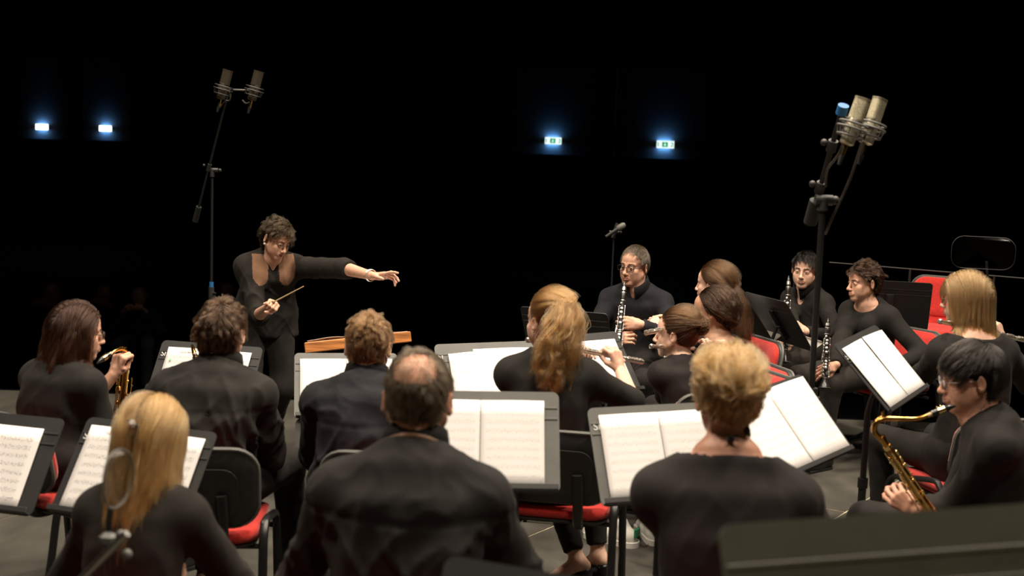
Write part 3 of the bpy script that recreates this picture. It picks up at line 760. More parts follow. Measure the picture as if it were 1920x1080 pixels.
def make_shoe(root, An, toe, kind, mat):
    d = V(toe); d.z = 0; d.normalize(); R = Matrix((V((d.y, -d.x, 0)), d, V((0, 0, 1)))).transposed()
    g = An.z
    def q(x, y, z): return An + R @ V((x, y, 0)) + V((0, 0, z - g))
    f = Field(npv(An) - np.array([.2, .2, g + .03]), npv(An) + np.array([.2, .2, .06]), .006)
    if kind == 'pump':
        f.cap(q(0, -.035, .075), q(0, .03, .050), .030, .030, .015); f.cap(q(0, .03, .045), q(0, .11, .018), .030, .032, .02); f.cap(q(0, .11, .018), q(0, .165, .012), .028, .010, .02)
        f.cap(q(0, -.045, .070), q(0, -.055, .004), .014, .0055, .01)
        f.ell(q(0, .045, .098), (.028, .095, .036), R, .004, 'sub')
        f.apply(lambda X, Y, Z: Z + 0 * X + 0 * Y, (-9, -9, -9), (9, 9, 0.0), .001, 'sub')
        v, fc = f.mesh(); obj_from('shoe', v, fc, mat, root); return
    f.cap(q(0, -.045, .040), q(0, .06, .036), .040, .042, .02); f.cap(q(0, .06, .034), q(0, .165, .026), .044, .030, .02)
    f.cap(q(0, -.03, .05), q(0, 0, .095), .036, .038, .02)
    f.apply(lambda X, Y, Z: (Z - .002) + 0 * X + 0 * Y, (-9, -9, -9), (9, 9, .002), .002, 'sub')
    v, fc = f.mesh()
    o = obj_from('shoe', v, fc, mat, root)
    if kind == 'sneaker':
        hp = MB(); hp.box(q(0, -.088, .070), (.05, .012, .045), R, 0, .006); hp.build('heel_tab', 'shoe_green', o, smooth=True)
        sl = MB(); sl.poly_prism([(x, y + .045) for x, y in rrect(.092, .285, .044, 6)], .001, .026, R, (An.x, An.y, 0), 0); sl.build('sole', 'shoe_white', o, smooth=True)
        lc = MB()
        for i in range(5): lc.tube([q(-.028, .035 + i * .018, .070 - i * .004), q(0, .038 + i * .018, .083 - i * .005), q(.028, .035 + i * .018, .070 - i * .004)], .003, 5)
        lc.build('laces', 'shoe_white', o, smooth=True)
    else:
        sl = MB(); sl.poly_prism([(x, y + .055) for x, y in rrect(.084, .265, .040, 6)], 0, .014, R, (An.x, An.y, 0), 0); sl.build('sole', 'rubber', o, smooth=True)

# ------------------------------------------------------------------ hair
SCC = np.array([0, -.012, .022]); SCR = np.array([.0790, .1010, .1060])
HL_Y = [-.13, -.09, -.05, -.028, -.010, .012, .030, .055, .080, .10]
HL_Z = [-.078, -.078, -.066, -.030, .006, .004, .030, .058, .088, .105]
def hair_mask(p, front=0.0, nape=0.0):
    z = np.interp(p[:, 1], HL_Y, HL_Z)
    z = z + front * np.clip((p[:, 1] - .02) / .05, 0, 1) + nape * np.clip((-p[:, 1] - .03) / .03, 0, 1)
    return p[:, 2] > z
def hair(pd, mat, style='short', n=7000, length=.05, steps=9, lift=.35, vol=.010, clump=.45, curl=0.0, curl_f=4.0, wave=0.0, seed=1, front=0.0, nape=0.0, rad=.00065,
         whorl=(0.01, -.065, .12), sweep=(0, 0, 0), part=0.0, tie=(0, -.10, .05), bald=None, tail=None, bun=None, jitter=.25, lenvar=.25, shell=True, keep=None, droop=0.0, back=.10, nclump=320, backpull=0.0, ears=None, pull=0.0):
    rng = np.random.default_rng(seed); kh = pd['kh']; root = pd['root']; Mh = pd['Mh']; Rh = np.array(pd['Rh'])
    gdir = Rh.T @ np.array([0, 0, -1.0])
    hp = np.array(Mh.translation); c7 = (Rh.T @ (npv(pd['c7']) - hp)) / kh
    upb = Rh.T @ npv((pd['hip'] - pd['c7']).normalized()); fwd = Rh.T @ np.array([0, 1.0, 0])
    def sample(m):
        d = rng.normal(size=(m * 4, 3)); d /= np.linalg.norm(d, axis=1)[:, None]; p = SCC + SCR * d
        ok = hair_mask(p, front, nape)
        if keep is not None: ok &= keep(p)
        if bald is not None:
            bc, br, bp = bald; dd = np.linalg.norm(p - np.array(bc), axis=1); ok &= (dd > br * (1 + .25 * vnoise(p * 40))) | (rng.random(len(p)) < bp)
        return p[ok][:m]
    def norm(a): return a / np.maximum(np.linalg.norm(a, axis=1), 1e-9)[:, None]
    def en(p): return norm((p - SCC) / SCR ** 2)
    wv = np.array(whorl); tv = np.array(tie); sw = np.array(sweep, dtype=float)
    def collide(p, off):
        q = (p - SCC) / (SCR + off[:, None]); l = np.linalg.norm(q, axis=1); ins = l < 1
        p[ins] = SCC + (q[ins] / l[ins][:, None]) * (SCR + off[:, None])[ins]
        # neck and upper back
        a = np.array([0, -.02, -.06]); b = c7 + upb * .0 + fwd * .03
        for (a, b, r) in ((a, b, .056), (b + upb * .13 + fwd * .01, b + upb * .45, .118)):
            ab = b - a; t = np.clip(((p - a) @ ab) / (ab @ ab), 0, 1); e = p - (a + t[:, None] * ab); l = np.linalg.norm(e, axis=1); rr = r + off * .4
            ins = l < rr; p[ins] += e[ins] / np.maximum(l[ins], 1e-6)[:, None] * (rr - l)[ins][:, None]
        for s in (1, -1):
            a = c7 + fwd * .01; b = (Rh.T @ (npv(pd['sh']['R' if s > 0 else 'L']) - hp)) / kh
            ab = b - a; t = np.clip(((p - a) @ ab) / (ab @ ab), 0, 1); e = p - (a + t[:, None] * ab); l = np.linalg.norm(e, axis=1); rr = .052 + off * .4
            ins = l < rr; p[ins] += e[ins] / np.maximum(l[ins], 1e-6)[:, None] * (rr - l)[ins][:, None]
        return p
    def grow(r, ln, st, mode):
        p = r.copy(); out = [p.copy()]; off = vol * (.25 + .75 * rng.random(len(p))); d_prev = en(p)
        for s in range(st):
            t = s / st; N = en(p); seg = (ln / st)[:, None]
            if mode == 'short':
                T = p - wv; T = T - N * (T * N).sum(1)[:, None]; T = norm(T) + sw * np.clip((p[:, 1:2] + .02) / .08, 0, 1)
                T = norm(T - N * (T * N).sum(1)[:, None])
                d = T + N * lift * (1 - t * 1.2) + gdir * droop * t
            elif mode == 'tied':
                T = tv - p; dist = np.linalg.norm(T, axis=1)[:, None]; T = T - N * (T * N).sum(1)[:, None] * np.clip(dist / .03, 0, 1)
                d = norm(T)
            elif mode == 'down':
                sx = np.sign(p[:, 0:1] - part + 1e-6); near = np.clip((p[:, 2:3] - .02) / .09, 0, 1)
                T = np.concatenate([sx * 1.1 * near, -.35 * near - back + 0 * sx, -(1.15 - near)], axis=1) + sw * near
                T = T + pull * norm(tv - p) * np.clip((p[:, 2:3] - tv[2] + .02) / .05, 0, 1) * (p[:, 1:2] < .06); tn = (T * N).sum(1)[:, None]; T = T - N * np.where(p[:, 2:3] > -.01, tn, np.minimum(tn, 0))
                d = norm(T) + gdir * .9 * t - fwd * backpull * min(1, t * 2.5)
            elif mode == 'tail':
                d = d_prev + gdir * (.55 + .8 * t) + np.array(tail.get('push', (0, -.25, 0))) * (1 - t)
            d = norm(d + rng.normal(size=p.shape) * jitter * .35)
            d = norm(d * .6 + d_prev * .4) if s else d
            step = seg
            if mode == 'tied': step = np.minimum(seg, dist * .5 + .002)
            p = collide(p + d * step, off); d_prev = d; out.append(p.copy())
        return np.stack(out, axis=1)
    strands = []
    if ears is None: ears = style == 'short'
    def clear_ears(S):
        if ears: return S[~((np.abs(S[:, :, 0]) > .066) & (S[:, :, 1] > -.046) & (S[:, :, 1] < .022) & (S[:, :, 2] < .022) & (S[:, :, 2] > -.05)).any(axis=1)]
        return S
    def finish(S, amt, wav, crl, crf, nclump):
        m, q, _ = S.shape; g = rng.choice(m, min(nclump, m), replace=False); base = S[:, 0]
        j = np.empty(m, dtype=int)
        for i in range(0, m, 2000): j[i:i + 2000] = ((base[i:i + 2000, None] - base[g][None]) ** 2).sum(2).argmin(1)
        G = S[g][j]; t = np.linspace(0, 1, q)[None, :, None]
        S = S + (G - S) * (amt * t ** .8)
        ph = rng.random(len(g)) * 6.28; ax = rng.normal(size=(len(g), 3))
        a1 = norm(ax); a2 = norm(np.cross(a1, rng.normal(size=(len(g), 3))))
        if crl: S = S + crl * np.minimum(t * 2.5, 1) * (a1[j][:, None] * np.cos(crf * 6.28 * t + ph[j][:, None, None]) + a2[j][:, None] * np.sin(crf * 6.28 * t + ph[j][:, None, None]))
        if wav:
            arg = S.reshape(-1, 3) * 14 + ax[j].repeat(q, axis=0) * .6 + seed
            S = S + wav * t * np.stack([vnoise(arg), vnoise(arg + 17), vnoise(arg + 31)], axis=1).reshape(S.shape)
        S = S + rng.normal(size=(m, 1, 3)) * .0012
        return S
    r = sample(n); ln = length * (1 + lenvar * (rng.random(len(r)) * 2 - 1))
    mode = {'short': 'short', 'tied': 'tied', 'down': 'down'}[style]
    if style == 'tied': ln = np.linalg.norm(r - tv, axis=1) * 1.45
    strands.append(finish(clear_ears(grow(r, ln, steps, mode)), clump if style != 'tied' else .4, wave, curl if style != 'tied' else curl * .3, curl_f, nclump))
    if tail:
        m = tail.get('n', 2500); r = tv + rng.normal(size=(m, 3)) * tail.get('w', .009)
        d0 = np.tile(np.array(tail.get('dir', (0, -1, .1))), (m, 1))
        ln = tail['len'] * (1 - .35 * rng.random(m) ** 1.5); st = tail.get('steps', 16)
        S = grow(r, ln, st, 'tail'); t = np.linspace(0, 1, st + 1)[None, :, None]
        S = S + (rng.normal(size=(m, 1, 3)) * np.array(tail.get('spread', (.028, .012, .012)))) * np.sin(np.clip(t * 2.2, 0, 1.57))
        strands.append(finish(S, .75, tail.get('wave', .02), tail.get('curl', .006), tail.get('cf', 2.5), tail.get('clumps', 60)))
    if bun:
        m = bun.get('n', 1500); bc = np.array(bun['c']); br = bun['r']; q = 14
        u = norm(rng.normal(size=(m, 3))); w_ = norm(np.cross(u, rng.normal(size=(m, 3)))); t = np.linspace(0, 2.6, q)[None, :, None]
        rad_ = br * (.70 + .35 * rng.random(m))[:, None, None]
        S = bc + rad_ * (u[:, None] * np.cos(t) + w_[:, None] * np.sin(t)) * np.array(bun.get('sc', (1, 1, 1)))
        strands.append(finish(S, .55, .006, bun.get('curl', .004), 2.5, 60))
    sh_o = None
    if shell:
        # scalp covering of hair mass: a fine patch of the scalp inside the hairline
        nu, nvv = 60, 40; vs = []; 
        for i in range(nvv + 1):
            th = math.pi * .72 * i / nvv
            for j in range(nu):
                ph = 2 * math.pi * j / nu; vs.append((math.sin(th) * math.cos(ph), math.sin(th) * math.sin(ph), math.cos(th)))
        d = np.array(vs); p = SCC + (SCR + vol * .35 * (1 if style != 'tied' else .3)) * d
        q = np.array([(i * nu + j, (i + 1) * nu + j, (i + 1) * nu + (j + 1) % nu, i * nu + (j + 1) % nu) for i in range(nvv) for j in range(nu)])
        ok = hair_mask(SCC + SCR * d, front + .004, nape + .004)
        if bald is not None: ok &= np.linalg.norm(p - np.array(bald[0]), axis=1) > bald[1] * 1.02
        q = q[ok[q].all(axis=1)]
        used = np.unique(q); mp = np.full(len(p), -1); mp[used] = np.arange(len(used))
        p = p[used] + (vnoise(p[used] * 45)[:, None] * .0022)
        if bun: pass
        vw = (p * kh) @ Rh.T + hp
        sh_o = obj_from('hair', vw, mp[q][:, ::-1], mat + '_shell', root)
    # strands as hair curves
    cu = bpy.data.hair_curves.new('strands')
    sizes = []; pos = []; rads = []
    for S in strands:
        m, q, _ = S.shape; sizes += [q] * m; pos.append(((S * kh).reshape(-1, 3)) @ Rh.T + hp)
        rads.append(np.tile(rad * (1 - .75 * np.linspace(0, 1, q) ** 2), m))
    cu.add_curves(sizes); pos = np.concatenate(pos).astype(np.float32)
    cu.attributes['position'].data.foreach_set('vector', pos.ravel())
    ra = cu.attributes.get('radius') or cu.attributes.new('radius', 'FLOAT', 'POINT')
    ra.data.foreach_set('value', np.concatenate(rads).astype(np.float32))
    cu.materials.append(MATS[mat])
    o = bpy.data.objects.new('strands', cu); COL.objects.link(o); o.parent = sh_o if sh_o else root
    return sh_o or o

def glasses(pd, mat='black_paint', w=.052, h=.034, rnd=.014, thick=.0016, y=.104, half_rim=False):
    k = pd['kh']; M = pd['Mh'] @ Matrix.Scale(k, 4)
    g = MB(M)
    for s in (-1, 1):
        c = V((s * .0345, y, -.003))
        loop = [c + V((x, -.010 * abs(x + s * .0) / .03 * (1 if x * s > 0 else 0), z)) for x, z in rrect(w, h, rnd, 4)]
        g.tube(loop, thick, 6, closed=True)
        g.tube([c + V((s * w / 2, -.008, .006)), V((s * .076, .072, .004)), V((s * .081, .0, .006)), V((s * .080, -.022, -.006))], thick * .9, 6)
    g.tube([V((-.010, y, .002)), V((0, y + .005, .004)), V((.010, y, .002))], thick, 6)
    o = g.build('glasses', mat, pd['root'], smooth=True)
    for s in (-1, 1):
        l = MB(M); l.poly_prism(rrect(w, h, rnd, 4), -.0006, .0006, Matrix(((1, 0, 0), (0, 0, -1), (0, 1, 0))), (s * .0345, y - .0015, -.003), 0)
        l.build('lens', 'lens', o)
    return o
# ------------------------------------------------------------------ furniture and instruments
def basis(psi):                       # psi: heading, 0 = away from the audience camera side, + = to the right
    r = math.radians(psi); return V((math.cos(r), -math.sin(r), 0)), V((math.sin(r), math.cos(r), 0))
def music_stand(label, c, psi, tilt=32, roll=0, w=.50, h=.34, mat='desk_grey', letters=None, post=True, post_off=(0, 0), legs_rot=0.3, panel=False, group=None, lip_mat=None, name='music_stand', lip_d=.030, leg_mat='black_paint'):
    """c: world centre of the desk; psi: heading of the player who reads it"""
    c = V(c); R, F = basis(psi)
    base = V((c.x, c.y, 0)) + F * (.05 + post_off[1]) + R * post_off[0]
    t = thing(name, label, 'music stand', base, -math.radians(psi), group)
    Lc = V(((c - base).dot(R), (c - base).dot(F), c.z))
    a = math.radians(tilt)
    M3 = Matrix.Rotation(-math.radians(roll), 3, 'Y')
    # desk axes in stand coordinates: x right, u up along the desk, n towards the player
    ux = M3 @ V((1, 0, 0)); n0 = V((0, -math.cos(a), math.sin(a))); uu = V((0, math.sin(a), math.cos(a)))
    ux = V((math.cos(math.radians(roll)), 0, 0)) + uu * math.sin(math.radians(-roll)); ux.normalize(); uy = n0.cross(ux).normalized()
    D = Matrix((ux, uy, n0)).transposed(); DM = Matrix.Translation(Lc) @ D.to_4x4()
    d = MB(DM)
    # sheet of metal with two pressed bands near the top
    hb = [(-h / 2, 0), (h * .20, 0), (h * .215, .004), (h * .235, .004), (h * .25, 0), (h * .31, 0), (h * .325, .004), (h * .345, .004), (h * .36, 0)]
    d.poly_prism(rrect(w, h, .022, 5), -.004, 0, None, (0, 0, 0), 0)
    for y in (h * .225, h * .335):
        d.tube([(-w / 2 + .006, y, -.001), (w / 2 - .006, y, -.001)], .0045, 6, 0)
    d.build('desk', mat, t, smooth=True)
    l = MB(DM); l.box((0, -h / 2 + .004, lip_d / 2), (w - .012, .004, lip_d), None, 0, .0015); l.box((0, -h / 2 + .012, lip_d - .002), (w - .012, .018, .003), None, 0, .001)
    l.build('lip', lip_mat or 'desk_black', t)
    s = MB(DM); s.box((0, -.02, -.014), (.05, h * .62, .020), None, 0, .006); s.tube([(-.035, -.03, -.02), (.035, -.03, -.02)], .012, 10); s.build('bracket', 'black_paint', t, smooth=True)
    if panel:
        q = MB(DM); q.poly_prism(rrect(w * .98, .26, .035, 5), -.006, -.002, None, (0, -h / 2 - .125, -.004), 0); q.build('lower_panel', 'rubber', t, smooth=True)
    if letters:
        cu = bpy.data.curves.new('lettering', 'FONT'); cu.body = letters; cu.size = .036; cu.extrude = .0004
        tmp = bpy.data.objects.new('lettering', cu); COL.objects.link(tmp)
        dg = bpy.context.evaluated_depsgraph_get(); me = bpy.data.meshes.new_from_object(tmp.evaluated_get(dg)); me.name = 'lettering'
        bpy.data.objects.remove(tmp); o = bpy.data.objects.new('lettering', me); COL.objects.link(o); me.materials.clear(); me.materials.append(MATS['lettering_white'])
        o.parent = t; o.matrix_local = DM @ Matrix.Translation((-w / 2 + .012, h * .268, .0012))
    top = Lc + D @ V((0, -.03, -.028))
    if post:
        p = MB(); p.tube([top, V((top.x * .5, .0 + top.y * .2, top.z - .10)), V((0, 0, top.z - .16)), V((0, 0, .06))], [.010, .010, .0125, .0125], 10)
        p.tube([(0, 0, max(.2, top.z - .45)), (0, 0, .05)], .0165, 10); p.tube([(0, 0, max(.25, top.z - .43)), (0, 0, max(.2, top.z - .47))], .021, 10)
        p.build('post', 'black_paint', t, smooth=True)
        for i in range(3):
            an = legs_rot + i * 2 * math.pi / 3; e = V((math.cos(an), math.sin(an), 0))
            g = MB(); g.tube([V((0, 0, .13)), e * .10 + V((0, 0, .085)), e * .25 + V((0, 0, .016))], [.011, .011, .009], 8); g.ball(e * .255 + V((0, 0, .014)), (.014, .014, .013), 8, 1)
            g.build('leg', [leg_mat, 'rubber'], t, smooth=True)
    MW = Matrix.Translation(base) @ Matrix.Rotation(-math.radians(psi), 4, 'Z') @ DM
    return t, MW
def sheet(label, MW, x0, x1, y0, y1, mat='paper_faint_print', rot=0, bow=.006, lift=.004, group=None, title=None, fold=False, cat='sheet music', corner=None, mark=None, thick=.0012):
    """one loose page or a folded pair lying on a desk; desk coordinates in metres"""
    cx, cy = (x0 + x1) / 2, (y0 + y1) / 2; W, Hh = x1 - x0, y1 - y0
    base = MW @ Matrix.Translation((cx, cy, lift)) @ Matrix.Rotation(math.radians(rot), 4, 'Z')
    o = None
    nx, ny = 10, 6; vs = []; uv = []; fs = []
    def z(u, v): return bow * (math.sin(u * math.pi) ** 2 * .6 + .5 * v * v + .12 * math.sin(5 * u + 3 * v)) 
    for top in (1, 0):
        for j in range(ny + 1):
            for i in range(nx + 1):
                u, v = i / nx, j / ny; vs.append(((u - .5) * W, (v - .5) * Hh - (.0 if corner is None else corner * (u > .99) * (v > .99)), z(u, v) + (thick if top else 0)))
    n = (nx + 1) * (ny + 1)
    for j in range(ny):
        for i in range(nx):
            a = j * (nx + 1) + i; fs.append((a, a + 1, a + nx + 2, a + nx + 1)); fs.append((n + a, n + a + nx + 1, n + a + nx + 2, n + a + 1))
    for i in range(nx): fs.append((n + i, n + i + 1, i + 1, i)); a = ny * (nx + 1) + i; fs.append((a, a + 1, n + a + 1, n + a))
    for j in range(ny): a = j * (nx + 1); fs.append((a, a + nx + 1, n + a + nx + 1, n + a)); b = a + nx; fs.append((b, n + b, n + b + nx + 1, b + nx + 1))
    for f in fs:
        for q in f: uv.append((vs[q][0] / W + .5, vs[q][1] / Hh + .5))
    o = obj_from('sheet_music', vs, fs, mat, None, smooth=True, uvs=uv)
    o.matrix_world = base; tag(o, label, cat, group)
    if title:
        cu = bpy.data.curves.new('title', 'FONT'); cu.body = title; cu.size = .0125; cu.align_x = 'CENTER'; cu.extrude = .0002; cu.space_character = 1.05
        tmp = bpy.data.objects.new('title', cu); COL.objects.link(tmp); dg = bpy.context.evaluated_depsgraph_get()
        me = bpy.data.meshes.new_from_object(tmp.evaluated_get(dg)); me.name = 'title'; bpy.data.objects.remove(tmp)
        me.materials.clear(); me.materials.append(MATS['ink']); q = bpy.data.objects.new('title', me); COL.objects.link(q); q.parent = o
        q.matrix_local = Matrix.Translation((0, Hh * .415, bow * .62 + thick + bow * .45 + .0006))
    if mark:
        mm = MB(); mm.box((mark[0], mark[1], bow * .8 + thick + .001), (.010, .010, .0004)); mm.build('green_mark', 'ink_green', o)
    return o
def spread(labels, MW, w=.215, h=.30, y0=-.165, cx=0, mat='paper_faint_print', gap=.001, title=None, rot=0, group=None, mark=None, kx=(0, 0)):
    """two facing pages"""
    a = sheet(labels[0], MW, cx - w - gap, cx - gap, y0, y0 + h, mat, rot + kx[0], title=title, group=group, mark=mark)
    b = sheet(labels[1], MW, cx + gap, cx + w + gap, y0, y0 + h, mat, rot + kx[1], group=group, lift=.0045)
    return a, b

def chair(label, loc, psi, group='red upholstered concert chairs', seat_z=.455):
    R, F = basis(psi)
    t = thing('concert_chair', label, 'chair', (loc[0], loc[1], 0), -math.radians(psi), group)
    sw, sdp = .46, .43
    # seat cushion: rounded, dished, turned down at the front
    def pad(name, w, d, z0, th, mat, M, dish=.012, rr=.07, crown=.0):
        ol = rrect(w, d, rr, 6); n = len(ol); vs = []; fs = []
        rings = [(0.90, -th / 2 - .0), (.985, -th * .35), (1.0, 0), (.985, th * .32), (.93, th * .5), (.6, th * .5), (.25, th * .5)]
        for s_, z in rings:
            for x, y in ol:
                px, py = x * s_, y * s_
                zz = z + dish * ((abs(px) / (w / 2)) ** 2 - .4) - .02 * max(0, (py / (d / 2)) - .55) + crown * (1 - (px / (w / 2)) ** 2)
                vs.append(M @ V((px, py, zz)))
        for k in range(len(rings) - 1):
            for i in range(n): fs.append((k * n + i, k * n + (i + 1) % n, (k + 1) * n + (i + 1) % n, (k + 1) * n + i))
        fs.append(tuple(range(n - 1, -1, -1))); fs.append(tuple(range((len(rings) - 1) * n, len(rings) * n)))
        return obj_from(name, vs, fs, mat, t)
    pad('seat', sw, sdp, 0, .045, 'red_fabric', Matrix.Translation((0, .02, seat_z - .016)))
    pad('seat_shell', sw * .97, sdp * .97, 0, .024, 'black_plastic', Matrix.Translation((0, .02, seat_z - .044)))
    tb = math.radians(12)
    MBk = Matrix.Translation((0, -.235, seat_z + .225)) @ Matrix.Rotation(math.pi / 2 + tb, 4, 'X')      # local z of the pad -> towards the back... cushion side flipped below
    # local pad axes: x right, y up the back, z backwards
    Mb = Matrix.Translation((0, -.218, seat_z + .180)) @ Matrix((V((1, 0, 0)), V((0, -math.sin(tb), math.cos(tb))), V((0, -math.cos(tb), -math.sin(tb))))).transposed().to_4x4()
    pad('back_shell', .47, .29, 0, .030, 'black_plastic', Mb @ Matrix.Translation((0, 0, .014)), dish=-.020, rr=.085)
    pad('back_cushion', .445, .275, 0, .036, 'red_fabric', Mb @ Matrix.Rotation(math.pi, 4, 'Y') @ Matrix.Translation((0, 0, .008)), dish=.020, rr=.085)
    rm = MB(Mb); ol = rrect(.468, .288, .085, 6)
    rm.tube([(x, y, .016 - .020 * ((abs(x) / .234) ** 2 - .4)) for x, y in ol], .0085, 6, closed=True); rm.build('back_rim', 'rim_grey', t, smooth=True)
    pn = MB(Mb); pn.poly_prism(rrect(.34, .18, .05, 5), .036, .041, None, (0, -.01, 0)); pn.build('back_panel', 'black_plastic', t, smooth=True)
    for s in (-1, 1):
        bs = MB(); bs.tube(bez([(s * .12, -.10, seat_z - .06), (s * .12, -.20, seat_z - .055), (s * .12, -.245, seat_z + .0), (s * .12, -.258, seat_z + .08), (s * .115, -.268, seat_z + .16)], 5), .013, 8, sx=1.5)
        bs.build('back_support', 'black_paint', t, smooth=True)
        for s2 in (-1, 1):
            pass
        fr = [(s * .255, -.285, .012), (s * .252, -.235, .25), (s * .250, -.205, seat_z - .03), (s * .250, -.175, seat_z + .025), (s * .250, -.12, seat_z + .035), (s * .250, .10, seat_z - .012), (s * .250, .17, seat_z - .03), (s * .252, .205, seat_z - .08), (s * .254, .225, .25), (s * .258, .25, .012)]
        pts = bez(fr, 5)
        mid = len(pts) // 2
        lg = MB(); lg.tube(pts[:mid + 1], .0125, 8, sx=1.25); lg.ball((s * .255, -.285, .012), (.016, .016, .012), 8, 1); lg.build('leg', ['black_paint', 'rubber'], t, smooth=True)
        lg = MB(); lg.tube(pts[mid:], .0125, 8, sx=1.25); lg.ball((s * .258, .25, .012), (.016, .016, .012), 8, 1); lg.build('leg', ['black_paint', 'rubber'], t, smooth=True)
    cb = MB(); cb.tube([(-.25, .13, seat_z - .062), (.25, .13, seat_z - .062)], .010, 8); cb.tube([(-.25, -.12, seat_z - .062), (.25, -.12, seat_z - .062)], .010, 8); cb.build('crossbar', 'black_paint', t, smooth=True)
    return t

def axes_matrix(o, y, z):
    """frame at o whose +Z runs along z and whose +Y leans towards y"""
    z = V(z).normalized(); y = V(y); y = (y - z * y.dot(z)).normalized(); x = y.cross(z)
    return Matrix.Translation(V(o)) @ Matrix((x, y, z)).transposed().to_4x4()
def saxophone(label, M, L=.50, s=1.0, neck='alto', name='saxophone', lac='gold_lacquer', reed_out=True):
    """M: frame at the top of the body tube: +Z up the tube, +Y towards the player's mouth"""
    t = bpy.data.objects.new(name, None); COL.objects.link(t); t.empty_display_size = .1; t.matrix_world = M; tag(t, label, 'saxophone')
    b = MB(); zb = -L
    pts = [V((0, 0, .0)), V((0, 0, -L * .5)), V((0, 0, zb))]; rad = [.0125 * s, .021 * s, .030 * s]
    bw = .052 * s
    for i in range(1, 9):
        a = math.pi * i / 8; pts.append(V((0, -bw + bw * math.cos(a), zb - bw * 1.0 * math.sin(a)))); rad.append((.030 + .006 * i / 8) * s)
    for zz, rr in ((.06, .039), (.13, .043), (.19, .049), (.23, .056), (.26, .066), (.285, .078)):
        pts.append(V((0, -2 * bw - .012 * (zz / .285), zb + zz * s))); rad.append(rr * s)
    b.tube(pts, rad, 18, caps=False)
    # bell inner wall
    b.tube([p + V((0, 0, .001)) for p in pts[-5:]], [r * .96 for r in rad[-5:]], 18, caps=False)
    b.build('body_tube', lac, t, smooth=True)
    k = MB(); k.tube([pts[-1] + V((math.cos(a) * rad[-1], math.sin(a) * rad[-1], 0)) for a in [i * math.pi / 12 for i in range(24)]], .0028, 6, closed=True); k.build('bell_rim', 'brass_bright', t, smooth=True)
    for z in (-.02, -.96 * L):
        k = MB(); k.tube([(0, 0, z), (0, 0, z - .014)], .032 * s if z < -.1 else .0165 * s, 16); k.build('ring', 'brass_bright', t, smooth=True)
    # rods along the tube and key cups with guards
    r = MB()
    for x, y0, z0, z1 in ((.026, -.016, -.06, -L * .95), (.030, -.004, -.04, -L * .55), (.028, .010, -.10, -L * .9), (-.026, -.014, -.05, -L * .92), (-.030, .006, -.12, -L * .7), (.016, -.030, -.15, -L * .98)):
        r.tube([(x * s * 1.1, y0 * s * 1.1, z0), (x * s * 1.3, y0 * s * 1.4, z1)], .0024, 6)
        for i in range(6):
            z = z0 + (z1 - z0) * (i + .5) / 6; r.ball((x * s * 1.2, y0 * s * 1.25, z), .0042, 6)
    r.build('rods', 'brass_bright', t, smooth=True)
    def cup(c, n, R_, mat=1):
        q = MB(); n = V(n).normalized(); c = V(c)
        q.tube([c, c + n * .003, c + n * .005, c + n * .007], [R_ * .9, R_, R_ * .95, R_ * .6], 14, 0); q.ball(c + n * .006, (R_ * .35,) * 3, 8, 1)
        q.build('key_cup', [lac, 'pearl' if mat else 'brass_bright'], t, smooth=True)
    for i in range(9):
        z = -.07 - (L - .10) * i / 8.5; rr = (.012 + .011 * i / 8) * s; R_ = (.0135 + .0175 * i / 8) * s
        a = math.radians(-90 + (22 if i % 2 else -18)); n = V((math.cos(a), math.sin(a), 0)); cup(n * rr + V((0, 0, z)), n, R_ * .8, i < 6)
    for i, (sx, z, R_) in enumerate(((1, -.10, .011), (1, -.16, .012), (1, -.22, .012), (-1, -.12, .010), (-1, -.2, .011), (1, -L * .72, .017), (1, -L * .9, .02))):
        n = V((sx, .25, 0)).normalized(); cup(n * (.017 + .02 * -z) * s + V((0, 0, z)), n, R_ * s, 0)
    for z in (.02, .10):
        n = V((1, 0, 0)); c = V((.044 * s, -2 * bw, zb + z)); cup(c, n, .026 * s, 0)
        g = MB(); g.tube([c + V((.012, math.cos(a) * .030 * s, math.sin(a) * .030 * s)) for a in [i * math.pi / 8 for i in range(16)]], .0022, 6, closed=True); g.build('key_guard', 'brass_bright', t, smooth=True)
    # side key levers
    for i in range(3):
        q = MB(); q.box((.030 * s, .012, -.05 - i * .026), (.008, .007, .022), None, 0, .002); q.build('side_key', 'brass_bright', t, smooth=True)
    # neck, cork, mouthpiece
    if neck == 'alto': npth = [(0, 0, 0), (0, 0, .035), (0, .012, .062), (0, .045, .078), (0, .085, .074), (0, .125, .058)]
    else: npth = [(0, 0, 0), (0, -.008, .030), (0, -.006, .052), (0, .014, .070), (0, .048, .064), (0, .095, .030), (0, .145, -.005), (0, .185, -.018)]
    pp = bez([V(q) * s for q in npth], 6); n = len(pp)
    q = MB(); q.tube(pp, [(.0125 - .0055 * i / (n - 1)) * s for i in range(n)], 14); q.tube([(0, 0, .004), (0, 0, .016)], .0155 * s, 14); q.box((0, .03 * s, .086 * s if neck == 'alto' else .080 * s), (.006, .03, .005), None, 0, .002)
    q.tube([V((0, .05, .066)) * s, V((0, .055, .090)) * s], .006, 8)
    q.build('neck', lac, t, smooth=True)
    e = pp[-1]; d = (pp[-1] - pp[-4]).normalized(); ck = MB(); ck.tube([e - d * .004, e + d * .03 * s], [.0078 * s, .0085 * s], 12); ck.build('cork', 'reed', t, smooth=True)
    e2 = e + d * .012 * s; mp = MB(); mp.tube([e2, e2 + d * .05 * s, e2 + d * .068 * s, e2 + d * .09 * s + V((0, 0, -.004))], [.0125 * s, .0125 * s, .0105 * s, .0035 * s], 14); mo = mp.build('mouthpiece', 'ebonite', t, smooth=True)
